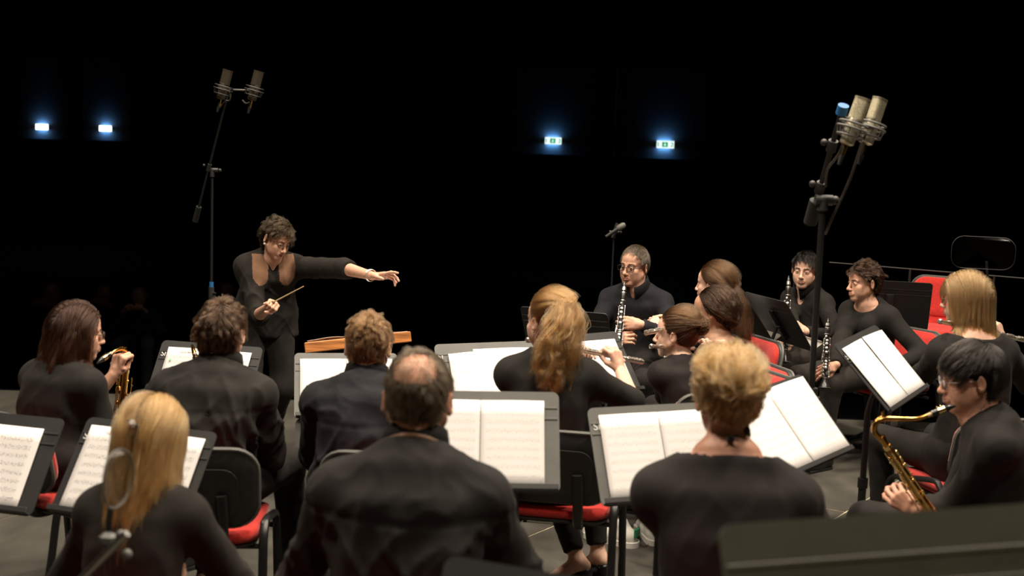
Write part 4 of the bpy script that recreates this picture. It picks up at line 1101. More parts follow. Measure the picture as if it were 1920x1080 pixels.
    lg = MB(); lg.tube([e2 + d * .024 * s, e2 + d * .050 * s], .0138 * s, 14); lg.ball(e2 + d * .03 * s + V((0, 0, .016 * s)), .004, 6); lg.ball(e2 + d * .044 * s + V((0, 0, .016 * s)), .004, 6); lg.build('ligature', 'brass_bright', mo, smooth=True)
    return t
def clarinet(label, top, bell, side, name='clarinet', s=1.0):
    """top: world point of the mouthpiece tip; bell: world point of the bell end; side: direction the keys face"""
    top, bell = V(top), V(bell); M = axes_matrix(top, side, (top - bell)); L = (bell - top).length
    t = bpy.data.objects.new(name, None); COL.objects.link(t); t.empty_display_size = .1; t.matrix_world = M; tag(t, label, 'clarinet')
    u = L / .66
    def tb(nm, prof, mat, n=14): q = MB(); q.tube([(0, 0, -z * u) for z, r in prof], [r * s for z, r in prof], n); return q.build(nm, mat, t, smooth=True)
    tb('mouthpiece', [(0, .003), (.02, .008), (.035, .0115), (.085, .0125)], 'ebonite')
    tb('ligature', [(.045, .0135), (.07, .014)], 'silver'); 
    tb('barrel', [(.085, .0135), (.09, .0158), (.118, .0165), (.15, .0150)], 'wood_clarinet')
    tb('upper_joint', [(.15, .0140), (.38, .0140)], 'wood_clarinet'); tb('lower_joint', [(.38, .0150), (.56, .0150), (.565, .0150)], 'wood_clarinet')
    tb('bell', [(.565, .0160), (.60, .0185), (.63, .026), (.655, .034), (.66, .034)], 'wood_clarinet')
    for z, r in ((.150, .0168), (.088, .0160), (.378, .0172), (.392, .0172), (.563, .0180), (.655, .0352)):
        tb('ring', [(z - .003, r), (z + .003, r)], 'silver')
    rd = MB()
    for x, y, z0, z1 in ((.017, .006, .20, .37), (.019, -.006, .23, .36), (-.017, .004, .19, .37), (.019, .004, .41, .55), (-.018, .002, .40, .55), (.012, .015, .43, .53)):
        rd.tube([(x * s, y * s, -z0 * u), (x * s, y * s, -z1 * u)], .0023, 6)
        for i in range(4): rd.ball((x * s, y * s, -(z0 + (z1 - z0) * i / 3) * u), .0038, 6)
    rd.build('rods', 'silver', t, smooth=True)
    for i, (z, a, R_) in enumerate(((.175, 70, .0065), (.195, 30, .006), (.215, 95, .008), (.245, 90, .0085), (.262, 20, .007), (.285, 90, .0085), (.31, 150, .0075), (.325, 90, .0085), (.35, 35, .007), (.415, 90, .0095), (.442, 88, .0095), (.47, 90, .0095), (.495, 30, .009), (.52, 140, .011), (.54, 40, .011))):
        a = math.radians(a); n = V((math.cos(a), math.sin(a), 0)); q = MB(); c = n * .0145 * s + V((0, 0, -z * u))
        q.tube([c, c + n * .0035, c + n * .005], [R_ * s, R_ * s, R_ * .6 * s], 10); q.build('key', 'silver', t, smooth=True)
    for i, (x, z) in enumerate(((.022, .36), (.024, .385), (-.022, .50), (-.022, .53))):
        q = MB(); q.box((x * s, .004, -z * u), (.006, .007, .034), None, 0, .002); q.build('lever', 'silver', t, smooth=True)
    return t
def flute(label, crown, foot, up=(0, 0, 1), name='flute'):
    crown, foot = V(crown), V(foot); M = axes_matrix(crown, up, (crown - foot)); L = (foot - crown).length; u = L / .67
    t = bpy.data.objects.new(name, None); COL.objects.link(t); t.empty_display_size = .1; t.matrix_world = M; tag(t, label, 'flute')
    def tb(nm, prof, mat='silver', n=14): q = MB(); q.tube([(0, 0, -z * u) for z, r in prof], [r for z, r in prof], n); return q.build(nm, mat, t, smooth=True)
    tb('crown', [(0, .0070), (.004, .0112), (.016, .0114), (.020, .0098)]); tb('head_joint', [(.02, .0092), (.21, .0096)]); tb('body_tube', [(.21, .0106), (.25, .0106), (.251, .0096), (.56, .0096)]); tb('foot_joint', [(.555, .0106), (.57, .0106), (.571, .0096), (.67, .0100)])
    q = MB(); q.ball((0, .0085, -.075 * u), (.012, .004, .017), 10); q.build('lip_plate', 'silver', t, smooth=True)
    for i, z in enumerate((.265, .285, .305, .33, .352, .374, .396, .425, .447, .469, .495, .520, .540, .585, .610, .635, .655)):
        R_ = .0062 if i < 3 else .0085; q = MB(); c = V(((.002 if i % 3 else -.004), .0085, -z * u)); q.tube([c, c + V((0, .004, 0)), c + V((0, .0055, 0))], [R_, R_, R_ * .6], 12); q.build('key', 'silver', t, smooth=True)
    r = MB()
    for x, z0, z1 in ((.011, .26, .54), (-.011, .32, .48), (.011, .58, .66)):
        r.tube([(x, .007, -z0 * u), (x, .007, -z1 * u)], .002, 6)
        for i in range(6): r.ball((x, .007, -(z0 + (z1 - z0) * i / 5) * u), .0035, 6)
    r.build('rods', 'silver', t, smooth=True)
    for z in (.405, .56):
        q = MB(); q.box((-.013, .006, -z * u), (.006, .005, .03), None, 0, .002); q.build('lever', 'silver', t, smooth=True)
    return t

# ------------------------------------------------------------------ microphones
def mic_on(root, label, M, s=1.0, dark=False):  # dark: weak stage light is put into the colours of the parts
    """studio microphone standing along +Z of M in an elastic cradle; a thing of its own"""
    t = bpy.data.objects.new('microphone', None); COL.objects.link(t); t.empty_display_size = .1; t.matrix_world = M; tag(t, label, 'microphone', None)
    b = MB(); b.tube([(0, 0, -.09), (0, 0, -.085), (0, 0, .0), (0, 0, .004)], [.018, .026, .027, .026], 18); b.build('body', 'mic_dim_light' if dark else 'mic_body', t, smooth=True)
    g = MB(); hw = [(x * 1.0, y * .8) for x, y in rrect(.054, .054, .017, 4)]
    g.poly_prism(hw, .004, .078); g.build('grille', 'mic_dim_light' if dark else 'mic_mesh', t, smooth=True)
    c = MB(); c.poly_prism([(x * 1.04, y * 1.04) for x, y in hw], .078, .084); c.poly_prism([(x * 1.04, y * 1.04) for x, y in hw], .0, .006); c.build('trim_band', 'mic_dim_light' if dark else 'mic_body', t, smooth=True)
    r = MB()
    for z, R_ in ((-.012, .050), (-.030, .053), (-.058, .044)):
        r.tube([(R_ * math.cos(a), R_ * math.sin(a), z) for a in [i * math.pi / 12 for i in range(24)]], .0042, 6, closed=True)
    for i in range(8):
        a = i * math.pi / 4; a2 = a + .4; r.tube([(.050 * math.cos(a), .050 * math.sin(a), -.012), (.027 * math.cos(a2), .027 * math.sin(a2), -.022), (.053 * math.cos(a), .053 * math.sin(a), -.034)], .0016, 5)
        r.tube([(.052 * math.cos(a), .052 * math.sin(a), -.03), (.044 * math.cos(a), .044 * math.sin(a), -.058)], .0025, 5)
    r.build('shock_mount', 'black_plastic' if dark else 'rim_grey', t, smooth=True)
    x = MB(); x.tube([(0, 0, -.09), (0, 0, -.13)], .0095, 10, 0); x.tube([(0, 0, -.13), (0, 0, -.165)], [.0105, .006], 10, 1); x.build('connector', ['brass_bright', 'rubber'], t, smooth=True)
    return t
def mic_stand(label, base, joint, end, tail, tape_at=None, legs=True, name='microphone_stand', r=.0125, clutch=(), tape_end=False, joint_mat='rim_grey'):
    """pole from the floor to the joint, boom from tail to end"""
    base, joint, end, tail = V(base), V(joint), V(end), V(tail)
    t = thing(name, label, 'microphone stand', base)
    j, e, tl = joint - base, end - base, tail - base
    p = MB(); p.tube([(0, 0, .10), j * .55 + V((0, 0, .0))], r * 1.25, 10); p.tube([j * .5, j], r * .9, 10); p.build('pole', 'black_paint', t, smooth=True)
    c = MB(); q = j * .55; c.tube([q - V((0, 0, .035)), q + V((0, 0, .035))], r * 1.9, 10); c.tube([q, q + V((.03, -.02, 0))], .006, 6); c.build('clutch', 'black_plastic', t, smooth=True)
    b = MB(); b.tube([tl, e], r * .75, 10); b.build('boom', 'black_paint', t, smooth=True)
    k = MB(); d = (e - tl).normalized(); k.tube([j - V((0, 0, .03)), j + V((0, 0, .01))], r * 1.6, 10); k.tube([j + V((-.03, 0, .01)), j + V((.035, 0, .01))], r * 1.5, 12); k.ball(j + V((.045, 0, .01)), r * 1.3, 8); k.build('boom_joint', joint_mat, t, smooth=True)
    w = MB(); w.tube([tl, tl + d * .10], r * 1.9, 12); w.build('counterweight', 'rubber', t, smooth=True)
    for f in clutch:
        q = MB(); m = tl + (e - tl) * f; q.tube([m - d * .022, m + d * .022], r * 1.35, 10); q.ball(m + V((-.03, 0, .012)), r * 1.0, 8); q.build('boom_clip', joint_mat, t, smooth=True)
    if tape_at is not None:
        q = MB(); q.tube([V((j.x * tape_at / j.z, j.y * tape_at / j.z, tape_at - .018)), V((j.x * tape_at / j.z, j.y * tape_at / j.z, tape_at + .018))], r * 1.4, 10); q.build('blue_tape_band', 'blue_tape', t, smooth=True)
    if tape_end:
        q = MB(); q.tube([e - d * .0, e + d * .035], r * 1.5, 10); q.build('blue_tape_band', 'blue_tape', t, smooth=True)
    if legs:
        for i in range(3):
            a = .4 + i * 2 * math.pi / 3; g = MB(); g.tube([V((0, 0, .16)), V((math.cos(a) * .34, math.sin(a) * .34, .014))], .010, 8); g.ball((math.cos(a) * .345, math.sin(a) * .345, .014), .013, 8, 1); g.build('leg', ['black_paint', 'rubber'], t, smooth=True)
    return t
def cable(label, pts, r=.0035, mat='cable'):
    b = V(pts[0]); m = MB(); m.tube(bez([V(p) - b for p in pts], 8), r, 6); o = m.build('cable', mat, None, smooth=True); o.location = b
    return tag(o, label, 'cable')
# ------------------------------------------------------------------ the hall
EDGE_Y = 8.45
STAGE_X = (-9.0, 9.0); STAGE_Y0 = -3.0
fl = MB(); fl.box(((STAGE_X[0] + STAGE_X[1]) / 2, (EDGE_Y + STAGE_Y0) / 2, -.067), (STAGE_X[1] - STAGE_X[0], EDGE_Y - STAGE_Y0, .13))
floor = tag(fl.build('floor', 'floor_gap'), kind='structure')
def clip_poly(poly, a, b, c):      # keep a x + b y <= c
    out = []
    for i in range(len(poly)):
        p, q = poly[i], poly[(i + 1) % len(poly)]; dp = a * p[0] + b * p[1] - c; dq = a * q[0] + b * q[1] - c
        if dp <= 0: out.append(p)
        if dp * dq < 0: t = dp / (dp - dq); out.append((p[0] + t * (q[0] - p[0]), p[1] + t * (q[1] - p[1])))
    return out
def stage_panels():
    ang = math.radians(54.5); u = (math.cos(ang), math.sin(ang)); v = (math.sin(ang), -math.cos(ang)); o = (-1.03, 5.70)
    g = .0045; rng = random.Random(4); cnt = 0
    for i in range(-7, 8):
        for j in range(-12, 13):
            sh = 0
            c = [(i * 2 + sh + g, j + g), (i * 2 + 2 + sh - g, j + g), (i * 2 + 2 + sh - g, j + 1 - g), (i * 2 + sh + g, j + 1 - g)]
            poly = [(o[0] + a * u[0] + b * v[0], o[1] + a * u[1] + b * v[1]) for a, b in c]
            for (a, b, cc) in ((0, 1, EDGE_Y), (0, -1, -.5), (1, 0, 6), (-1, 0, 5)):
                poly = clip_poly(poly, a, b, cc)
                if len(poly) < 3: break
            if len(poly) < 3: continue
            area = sum(poly[k - 1][0] * poly[k][1] - poly[k][0] * poly[k - 1][1] for k in range(len(poly)))
            if area < 0: poly = poly[::-1]
            m = MB(); h = rng.uniform(-.0012, .0012); m.poly_prism(poly, -.0019, h); m.build('floor_panel', 'stage_floor', floor); cnt += 1
stage_panels()
def slab(name, c, size, mat):
    m = MB(); m.box(c, size); return tag(m.build(name, mat), kind='structure')
slab('trim_1', (0, EDGE_Y + .02, -.35), (18, .03, .7), 'curtain_black')                     # stage front board
slab('floor_hall', (0, 20.0, -.75), (36, 23.1, .1), 'hall_floor')
slab('wall_left', (-17.9, 14, 3.5), (.2, 36, 9.2), 'curtain_black')
slab('wall_right', (17.9, 14, 3.5), (.2, 36, 9.2), 'curtain_black')
slab('wall_rear', (0, -3.9, 3.5), (36, .2, 9.2), 'curtain_black')
slab('ceiling', (0, 14, 8.2), (36, 36, .2), 'curtain_black')
slab('wall_front', (0, 31.3, 3.5), (36, .2, 9.2), 'curtain_black')                            # far wall of the auditorium
# bulkheads carrying the exit signs: the wall stops at a lower edge below the signs
SIGNS = []
def exit_sign(label, px, py, Y, w, h, yaw, hot=False):
    c = P(px, py, Y)
    t = thing('exit_sign', label, 'sign', c, math.radians(yaw), 'green emergency exit signs')
    def bx(nm, cc, sz, mat, bev=0.0): m = MB(); m.box(cc, sz, None, 0, bev); return m.build(nm, mat, t)
    bx('housing', (0, .02, 0), (w, .09, h * .80), 'rail_grey', .006)
    fw = MB(); fw.box((0, -.030, 0), (w, .012, h * 1.04)); face = fw.build('face', 'sign_white_hot' if hot else 'sign_white', t)
    if not hot:
        for nm, cc, sz in (('door_symbol', (-w * .42, -.037, 0), (w * .06, .004, h * .6)), ('green_field', (-w * .03, -.037, 0), (w * .34, .004, h * .70)), ('door_symbol', (w * .37, -.037, 0), (w * .13, .004, h * .62))):
            m = MB(); m.box(cc, sz); m.build(nm, 'sign_green', t)
        a = MB(); a.box((-w * .03, -.040, .012), (w * .035, .003, h * .34)); a.poly_prism([(-w * .11, -.0), (-w * .03, -h * .22), (w * .05, 0)], -.0415, -.0385, Matrix(((1, 0, 0), (0, 0, 1), (0, 1, 0))), (0, 0, 0)); a.build('arrow', 'sign_white', t)
        r = MB(); r.ball((w * .345, -.040, h * .16), (.012, .003, .012), 8); r.tube([(w * .35, -.040, h * .08), (w * .335, -.040, -h * .05), (w * .38, -.040, -h * .2)], .010, 6); r.tube([(w * .31, -.040, h * .02), (w * .39, -.040, h * .04)], .007, 6); r.build('running_figure', 'sign_white', t)
    for s in (1, -1): bx('diffuser', (0, .028, s * (h * .40 + .004)), (w * .74, .07, .008), 'sign_glow')
    return c
for lab, px, py, Y, w, h, yaw, hot in (
        ('green and white exit sign on the far wall, left one of the right-hand pair', 1037, 264, 27.0, .36, .145, 4, False),
        ('green and white exit sign on the far wall, rightmost of the four', 1247, 271, 26.0, .37, .150, 6, False),
        ('overexposed white exit sign on the far wall, right one of the left-hand pair', 198, 241, 28.0, .27, .125, 10, True),
        ('overexposed white exit sign cut by the left edge of the photo', 79, 238, 28.0, .27, .125, 12, True)):
    c = exit_sign(lab, px, py, Y, w, h, yaw, hot)
    SIGNS.append((c, yaw, w))
for i, (c, yaw, w) in enumerate(SIGNS):
    m = MB(); wdt = 2.1 if i < 2 else 1.05
    R = Matrix.Rotation(math.radians(yaw), 3, 'Z')
    n = 10; vs = []
    # shallow curved panel behind the sign, its lower edge a little under it
    for z in (-.30 if i < 2 else -.27, 1.6):
        for s in range(n + 1):
            x = (s / n - .5) * wdt; vs.append(R @ V((x, .075 + .28 * (x / wdt) ** 2, z)) + c)
        for s in range(n, -1, -1):
            x = (s / n - .5) * wdt; vs.append(R @ V((x, .175 + .28 * (x / wdt) ** 2, z)) + c)
    k = 2 * (n + 1); fs = [(j, (j + 1) % k, k + (j + 1) % k, k + j) for j in range(k)] + [tuple(range(k - 1, -1, -1)), tuple(range(k, 2 * k))]
    o = obj_from('trim_%d' % (i + 2), vs, fs, 'hall_wall', None, smooth=False); tag(o, kind='structure')
# ------------------------------------------------------------------ the players
PEOPLE = {}
def seat(pd, label, dy=0.0, dx=0.0, dpsi=0):
    R, F = basis(math.degrees(pd['psi'])); b = pd['base']; q = b + F * dy + R * dx
    return chair(label, (q.x, q.y), math.degrees(pd['psi']) + dpsi)
# conductor
c = person(label='conductor in a black blouse leaning forward with a baton, left arm stretched out', top=(531, 416), Y=6.9, psi=163, hpsi=132, pitch=24, roll=-8, k=.98, sex='f', lean=.10, side=-.03,
           hipz=.80, hem=-.02, standing=True, arms={'R': dict(w=(503, 576, 6.52), elbow=(484, 592, 6.80), hd=(.5, -.7, .35), hz=(.45, .5, .6), pose='fist'),
           'L': dict(w=(697, 517, 6.40), elbow=(645, 503, 6.62), hd=(1, -.25, .06), hz=(-.05, .45, .9), pose='open')}, sleeve=.22,
           legs={'R': dict(a=(.07, .0, .085), pole=(.1, 1, 0)), 'L': dict(a=(-.05, -.10, .085), pole=(-.1, 1, 0))}, skin='skin', top_mat='cloth_warm_black', hero=True, mouth=.8, loose=.014, bust=1.0, flare=.03, fold=1.6,
           neck_cut=((0, .070, .0), (.052, .060, .060)), v_neck=[((0, .10, -.06), (.026, .06, .085))], kh=.845, width=1.05, brow='hair_dark_brown_shell')
hair(c, 'hair_salt', 'short', n=10000, length=.062, vol=.022, lift=.28, whorl=(-.03, .02, .13), sweep=(.8, 0, .2), clump=.4, wave=.025, curl=.005, curl_f=1.2, seed=3, nape=-.01)
glasses(c, 'black_paint', w=.046, h=.026, rnd=.010, thick=.0012)
PEOPLE['conductor'] = c
sh = [o for o in c['root'].children if o.name.startswith('shirt')][0]
sh.data.materials.append(MATS['sheer_brown'])
c7 = npv(c['c7'])
for p in sh.data.polygons:
    q = npv(p.center) - c7
    for s in (-1, 1):
        x_ = q[0] * s
        if .030 < x_ < .118 and q[1] > -.02 and -.165 + ((x_ - .070) / .045) ** 2 * .045 < q[2] < .01: p.material_index = 1
br = MB(); a = c['arms']['L']; d = (a['E'] - a['W']).normalized(); x, y, _ = frame_from(d)
for r_, o_ in ((.031, .004), (.032, .012)):
    br.tube([a['W'] + d * (o_ + .004 * math.sin(t * 2)) + x * (math.cos(t) * r_) + y * (math.sin(t) * r_) for t in [i * math.pi / 10 for i in range(20)]], .0022, 6, closed=True)
br.build('bracelet', 'silver', c['root'], smooth=True)
er = MB(); er.ball(c['Mh'] @ (V((.082, -.006, -.043)) * c['kh']), .008, 8); er.ball(c['Mh'] @ (V((-.082, -.006, -.043)) * c['kh']), .008, 8); er.build('earring', 'pearl', c['root'], smooth=True)
bt = MB(); b0 = P(512, 567, 6.45); b1 = P(569, 537, 6.35); bt.tube([V((0, 0, 0)), (b1 - b0)], [.0042, .0026], 8); bt.ball((0, 0, 0), (.010, .010, .010), 10, 1)
o = bt.build('baton', ['reed', 'strap_brown'], None, smooth=True); o.location = b0; tag(o, 'thin pale baton in the right fist of the conductor', 'baton')

# left row
p2 = person(label='person with long auburn hair and glasses playing the golden saxophone at the left edge', top=(147, 569), Y=4.7, psi=32, hpsi=58, pitch=6, k=.98, sex='f', lean=.05, width=1.1,
            arms={'L': dict(w=(213, 703, 4.93), hd=(.35, .1, 1), hz=(-.35, -.9, .1), pose='fist', sleeve=.42, pole=(-.5, -.2, -1)), 'R': dict(w=(205, 860, 4.85), pole=(.9, -.3, -.7))},
            top_mat='cloth_black', neck_cut=((0, .02, .03), (.07, .08, .05)), skin='skin')
hair(p2, 'hair_auburn', 'down', n=11000, length=.34, steps=16, vol=.018, clump=.5, wave=.022, curl=.004, curl_f=1.5, part=.02, seed=5, jitter=.25, rad=.0008, back=.15, backpull=.15)
glasses(p2, 'black_paint', w=.050, h=.034, rnd=.013, thick=.0017)
p3 = person(label='person with short wavy dark brown hair and a charcoal collared shirt, seen from behind', top=(416, 564), Y=4.4, psi=8, hpsi=4, pitch=-1, roll=2, k=1.06, sex='m', lean=.10, side=.01, width=1.03,
            arms={'L': dict(w=(352, 694, 4.78), hd=(.6, .35, .35), hz=(-.6, .2, .8), pose='tube', pole=(-1, -.2, -1)), 'R': dict(w=(470, 800, 4.80), elbow=(507, 848, 4.46))},
            legs={'R': dict(f=(548, 1066), pole=(.14, .8, .8), toe=(.5, 1, 0)), 'L': dict(a=(-.16, .44, .085))},
            top_mat='cloth_charcoal', collar=True, skin='skin_pale', fold=3.4, shoe='shoe_brown', loose=.012, hips_shift=(0, 0))
hair(p3, 'hair_brown', 'short', n=12000, length=.046, vol=.013, lift=.34, clump=.4, wave=.020, curl=.0025, curl_f=1.3, seed=7, rad=.00055, whorl=(.015, -.06, .12), nape=-.02)
p4 = person(label='person with short ginger hair and a navy black collared shirt, seen from behind', top=(692, 590), Y=4.5, psi=2, hpsi=1, pitch=8, k=1.02, sex='m', lean=.13, width=1.02,
            arms={'L': dict(w=(640, 800, 4.85), elbow=(592, 852, 4.55)), 'R': dict(w=(745, 800, 4.85), pole=(1, -.3, -.8))}, top_mat='cloth_navy', collar=True, skin='skin_pale', fold=3.2, loose=.012)
hair(p4, 'hair_ginger', 'short', n=14000, length=.034, vol=.011, lift=.34, clump=.35, wave=.016, curl=.002, curl_f=1.4, rad=.0005, seed=9, nape=-.02)
p5 = person(label='person with greying hair and a bald crown in a black shirt, in the centre foreground', top=(786, 658), Y=2.95, psi=3, hpsi=2, pitch=6, k=1.05, sex='m', lean=.08, width=1.07,
            arms={'L': dict(wl=(-.14, .34, .62), pole=(-1, -.4, -.8)), 'R': dict(wl=(.14, .34, .62), pole=(1, -.4, -.8))}, top_mat='cloth_black', collar=True, skin='skin_ruddy', fold=2.4, loose=.014)
hair(p5, 'hair_grey', 'short', n=9000, length=.026, vol=.007, lift=.25, clump=.3, wave=.012, seed=11, bald=((0, -.072, .098), .060, .22), nape=-.03)
st = MB(); cen, cx, cy, up = p5['cfr']; r_ = p5['nr'] + .033
st.tube([cen + (cx * math.cos(t) + cy * math.sin(t)) * r_ + up * (-.002 - .024 * math.cos(t) ** 2) for t in [math.pi * .95 + i * math.pi * 1.1 / 20 for i in range(21)]], .0062, 8, sx=.6); st.build('neck_strap', 'strap_brown', p5['root'], smooth=True)
p6 = person(label='person with long straight blonde hair clipped half up, dark jacket, lower left', top=(287, 741), Y=3.05, psi=5, hpsi=10, pitch=4, k=.92, kh=.84, sex='f', lean=.10, width=.90,
            arms={'L': dict(wl=(-.10, .34, .62), pole=(-1, -.5, -.8)), 'R': dict(wl=(.06, .38, .70), pole=(1, -.3, -1))}, top_mat='cloth_warm_black', skin='skin_pale', fold=.8, loose=.012)
hair(p6, 'hair_blonde', 'down', n=12000, length=.36, steps=20, vol=.009, clump=.5, wave=.010, part=-.005, seed=13, jitter=.15, rad=.0008, back=.30, backpull=.30, tie=(.0, -.105, .052), pull=1.6)
hair(p6, 'hair_blonde', 'down', n=2500, length=.30, steps=16, vol=.012, clump=.8, wave=.012, seed=14, shell=False, tie=(.0, -.105, .052), pull=2.2, back=.3, backpull=.3, rad=.0008, keep=lambda p: (p[:, 2] > .06))
cl = MB(p6['Mh'] @ Matrix.Scale(p6['kh'], 4)); cl.tube([(-.018, -.128, .066), (0, -.136, .060), (.016, -.130, .050)], [.004, .007, .004], 8, 1)
for i in range(7): a = i * math.tau / 7; cl.ball((math.cos(a) * .008, -.141, .060 + math.sin(a) * .008), .0038, 6, 0)
cl.ball((0, -.143, .060), .005, 8, 0); cl.build('hair_clip', ['pearl', 'ebonite'], p6['root'], smooth=True)
# centre: flutes
p7 = person(label='person with a long honey blonde ponytail and black top playing the flute nearest the centre', top=(1030, 549), Y=4.75, psi=2, hpsi=-36, pitch=3, k=.98, sex='f', lean=.05, width=1.12,
            arms={'R': dict(w=(1163, 695, 4.98), elbow=(1184, 752, 4.74), hd=(-.35, .25, 1), hz=(.55, -.75, .2), pose='flute', sleeve=.06), 'L': dict(w=(1075, 678, 5.10), pole=(-1, .1, -.8), hd=(.5, -.4, .7), hz=(-.4, .8, .2), pose='flute', sleeve=.5)},
            legs={'L': dict(f=(1083, 1052), z=.125, toe=(-.75, -.15, 0), pole=(-.1, 1, .5)), 'R': dict(f=(1122, 1040), z=.125, toe=(-.35, .6, 0), pole=(.1, 1, .5))}, shoe_kind='pump', shoe='ebonite',
            top_mat='cloth_black', neck_cut=((0, .005, .0), (.075, .085, .060)), skin='skin_pale', fold=.5)
hair(p7, 'hair_honey', 'tied', n=8000, length=.2, vol=.012, tie=(.012, -.100, .070), seed=17, wave=.012, rad=.0007,
     tail=dict(len=.42, n=6000, w=.014, dir=(-.1, -.5, -.5), push=(-.40, .05, 0), spread=(.026, .012, .012), wave=.04, curl=.010, cf=2.2, clumps=70))
ht = MB(p7['Mh'] @ Matrix.Scale(p7['kh'], 4)); ht.tube([V((.012 + math.cos(a) * .017, -.118 - .008 * math.sin(a), .068 + math.sin(a) * .017)) for a in [i * math.pi / 8 for i in range(16)]], .0045, 8, closed=True); ht.build('hair_tie', 'rubber', p7['root'], smooth=True)
er = MB(); er.ball(p7['Mh'] @ (V((-.083, -.010, -.040)) * p7['kh']), .0045, 8); er.build('earring', 'pearl', p7['root'], smooth=True)
p8 = person(label='person with short grey hair and black rimmed glasses facing the players, holding a clarinet', top=(1193, 461), Y=7.2, psi=-163, hpsi=-143, pitch=3, roll=-3, k=1.05, sex='m', lean=.03, width=1.0,
            arms={'L': dict(w=(1203, 609, 6.86), hd=(-1, -.05, .10), hz=(.15, -1, .35), pose='keys', pole=(-1, -.1, -.9)), 'R': dict(w=(1147, 642, 6.86), hd=(.7, -.2, .3), hz=(-.4, -.8, .4), pose='keys', pole=(1, -.1, -.9))},
            top_mat='cloth_navy', collar=True, skin='skin', wide=.94, hero=True, v_neck=[((0, .07, -.02), (.022, .05, .05))], brow='hair_greying_shell')
hair(p8, 'hair_greying', 'short', n=7000, length=.024, vol=.006, lift=.35, clump=.3, seed=19, front=.012, sweep=(0, .8, .2), rad=.0005)
glasses(p8, 'black_paint', w=.048, h=.032, rnd=.012, thick=.0022)
p9 = person(label='person with brown hair in a messy bun and a grey-black jumper playing the flute', top=(1270, 582), Y=5.6, psi=-28, hpsi=-66, pitch=2, k=.93, kh=.875, sex='f', lean=.05, width=1.0,
            arms={'R': dict(w=(1375, 672, 5.78), hd=(-.5, .2, .8), hz=(.6, -.6, .5), pose='flute', pole=(1, -.3, -.8)), 'L': dict(w=(1310, 672, 5.72), hd=(.2, -.2, .9), hz=(-.3, .8, .3), pose='flute', pole=(-1, .2, -.9))},
            legs={'L': dict(f=(1163, 984), toe=(-.5, .9, 0)), 'R': dict(f=(1224, 978), toe=(.3, 1, 0))}, shoe_kind='sneaker', shoe='shoe_white', top_mat='cloth_umber', skin='skin_pale', fold=.5, neck_cut=((0, .02, .045), (.062, .072, .05)))
hair(p9, 'hair_light_brown', 'tied', n=7000, length=.2, vol=.010, tie=(0, -.105, .050), seed=23, wave=.012, bun=dict(c=(0, -.135, .050), r=.047, n=2600, curl=.010), rad=.0007)
hb = MB(p9['Mh'] @ Matrix.Scale(p9['kh'], 4)); hb.ball((0, -.128, .050), (.036, .030, .036), 14); hb.build('hair_bun', 'hair_light_brown_shell', p9['root'], smooth=True)
nk = MB(); c7 = p9['c7']
for i in range(17):
    t = math.pi * 1.02 + i * math.pi * .96 / 16; nk.ball(c7 + V((math.cos(t) * .078, .030 + math.sin(t) * .075, .012)), .0055, 8)
nk.build('collar_studs', 'pearl', p9['root'], smooth=True)
p10 = person(label='person with dark curly hair pinned at the nape and bare shoulder, beside the bun', top=(1336, 541), Y=6.0, psi=-62, hpsi=-72, pitch=4, k=.95, kh=.885, sex='f', lean=.05, wide=1.02,
             arms={'R': dict(w=(1300, 640, 5.7), hd=(-.8, -.3, .4), hz=(.2, -.7, .7), pose='flute', pole=(1, -.3, -.9)), 'L': dict(w=(1272, 640, 5.75), hd=(-.4, .2, .6), pose='flute', pole=(-1, .1, -.9))},
             top_mat='cloth_black', skin='skin_olive', neck_cut=((0, .0, -.008), (.135, .10, .055)), fold=.5)
hair(p10, 'hair_dark_brown', 'tied', n=7000, length=.2, vol=.012, tie=(0, -.085, -.030), seed=27, wave=.016, curl=.010, front=.03, bun=dict(c=(0, -.105, -.030), r=.058, n=3600, curl=.016, sc=(1, .9, 1.15)), rad=.0007)
p11 = person(label='person with long straight brown hair down the back, behind the curly-haired flutist', top=(1339, 495), Y=6.9, psi=-68, hpsi=-58, pitch=3, k=.96, sex='f', lean=.04, arms={}, top_mat='cloth_umber', skin='skin_pale', fold=.5)
hair(p11, 'hair_light_brown', 'tied', n=6000, length=.2, vol=.012, tie=(0, -.105, -.015), seed=31, wave=.006, rad=.0008, tail=dict(len=.42, n=3000, w=.014, dir=(0, -.5, -.6), spread=(.035, .008, .008), wave=.015, curl=.002, clumps=50))
# right: clarinets
p12 = person(label='person with short dark hair in a black shirt looking at the camera, clarinet upright', top=(1513, 473), Y=7.8, psi=-128, hpsi=-153, pitch=3, roll=-2, k=1.0, sex='f', lean=.02, width=1.0, kh=.91,
             arms={'L': dict(w=(1513, 622, 7.40), hd=(-.9, -.1, .45), hz=(.4, -.8, .5), pose='keys', pole=(-1, -.2, -.9)), 'R': dict(w=(1492, 640, 7.42), hd=(-.8, 0, -.1), hz=(0, -.5, .8), pose='keys', pole=(1, -.2, -.9))},
             legs={'R': dict(a=(.16, .50, .085)), 'L': dict(a=(-.12, .48, .085))}, top_mat='cloth_black', trouser_mat='cloth_grey_trousers', collar=True, skin='skin_pale', hero=True, v_neck=[((0, .075, -.035), (.030, .06, .075))], brow='hair_dark_brown_shell')
hair(p12, 'hair_black', 'short', n=9000, length=.034, vol=.012, lift=.45, clump=.35, wave=.014, seed=37, sweep=(-.5, .6, .1), nape=-.004)
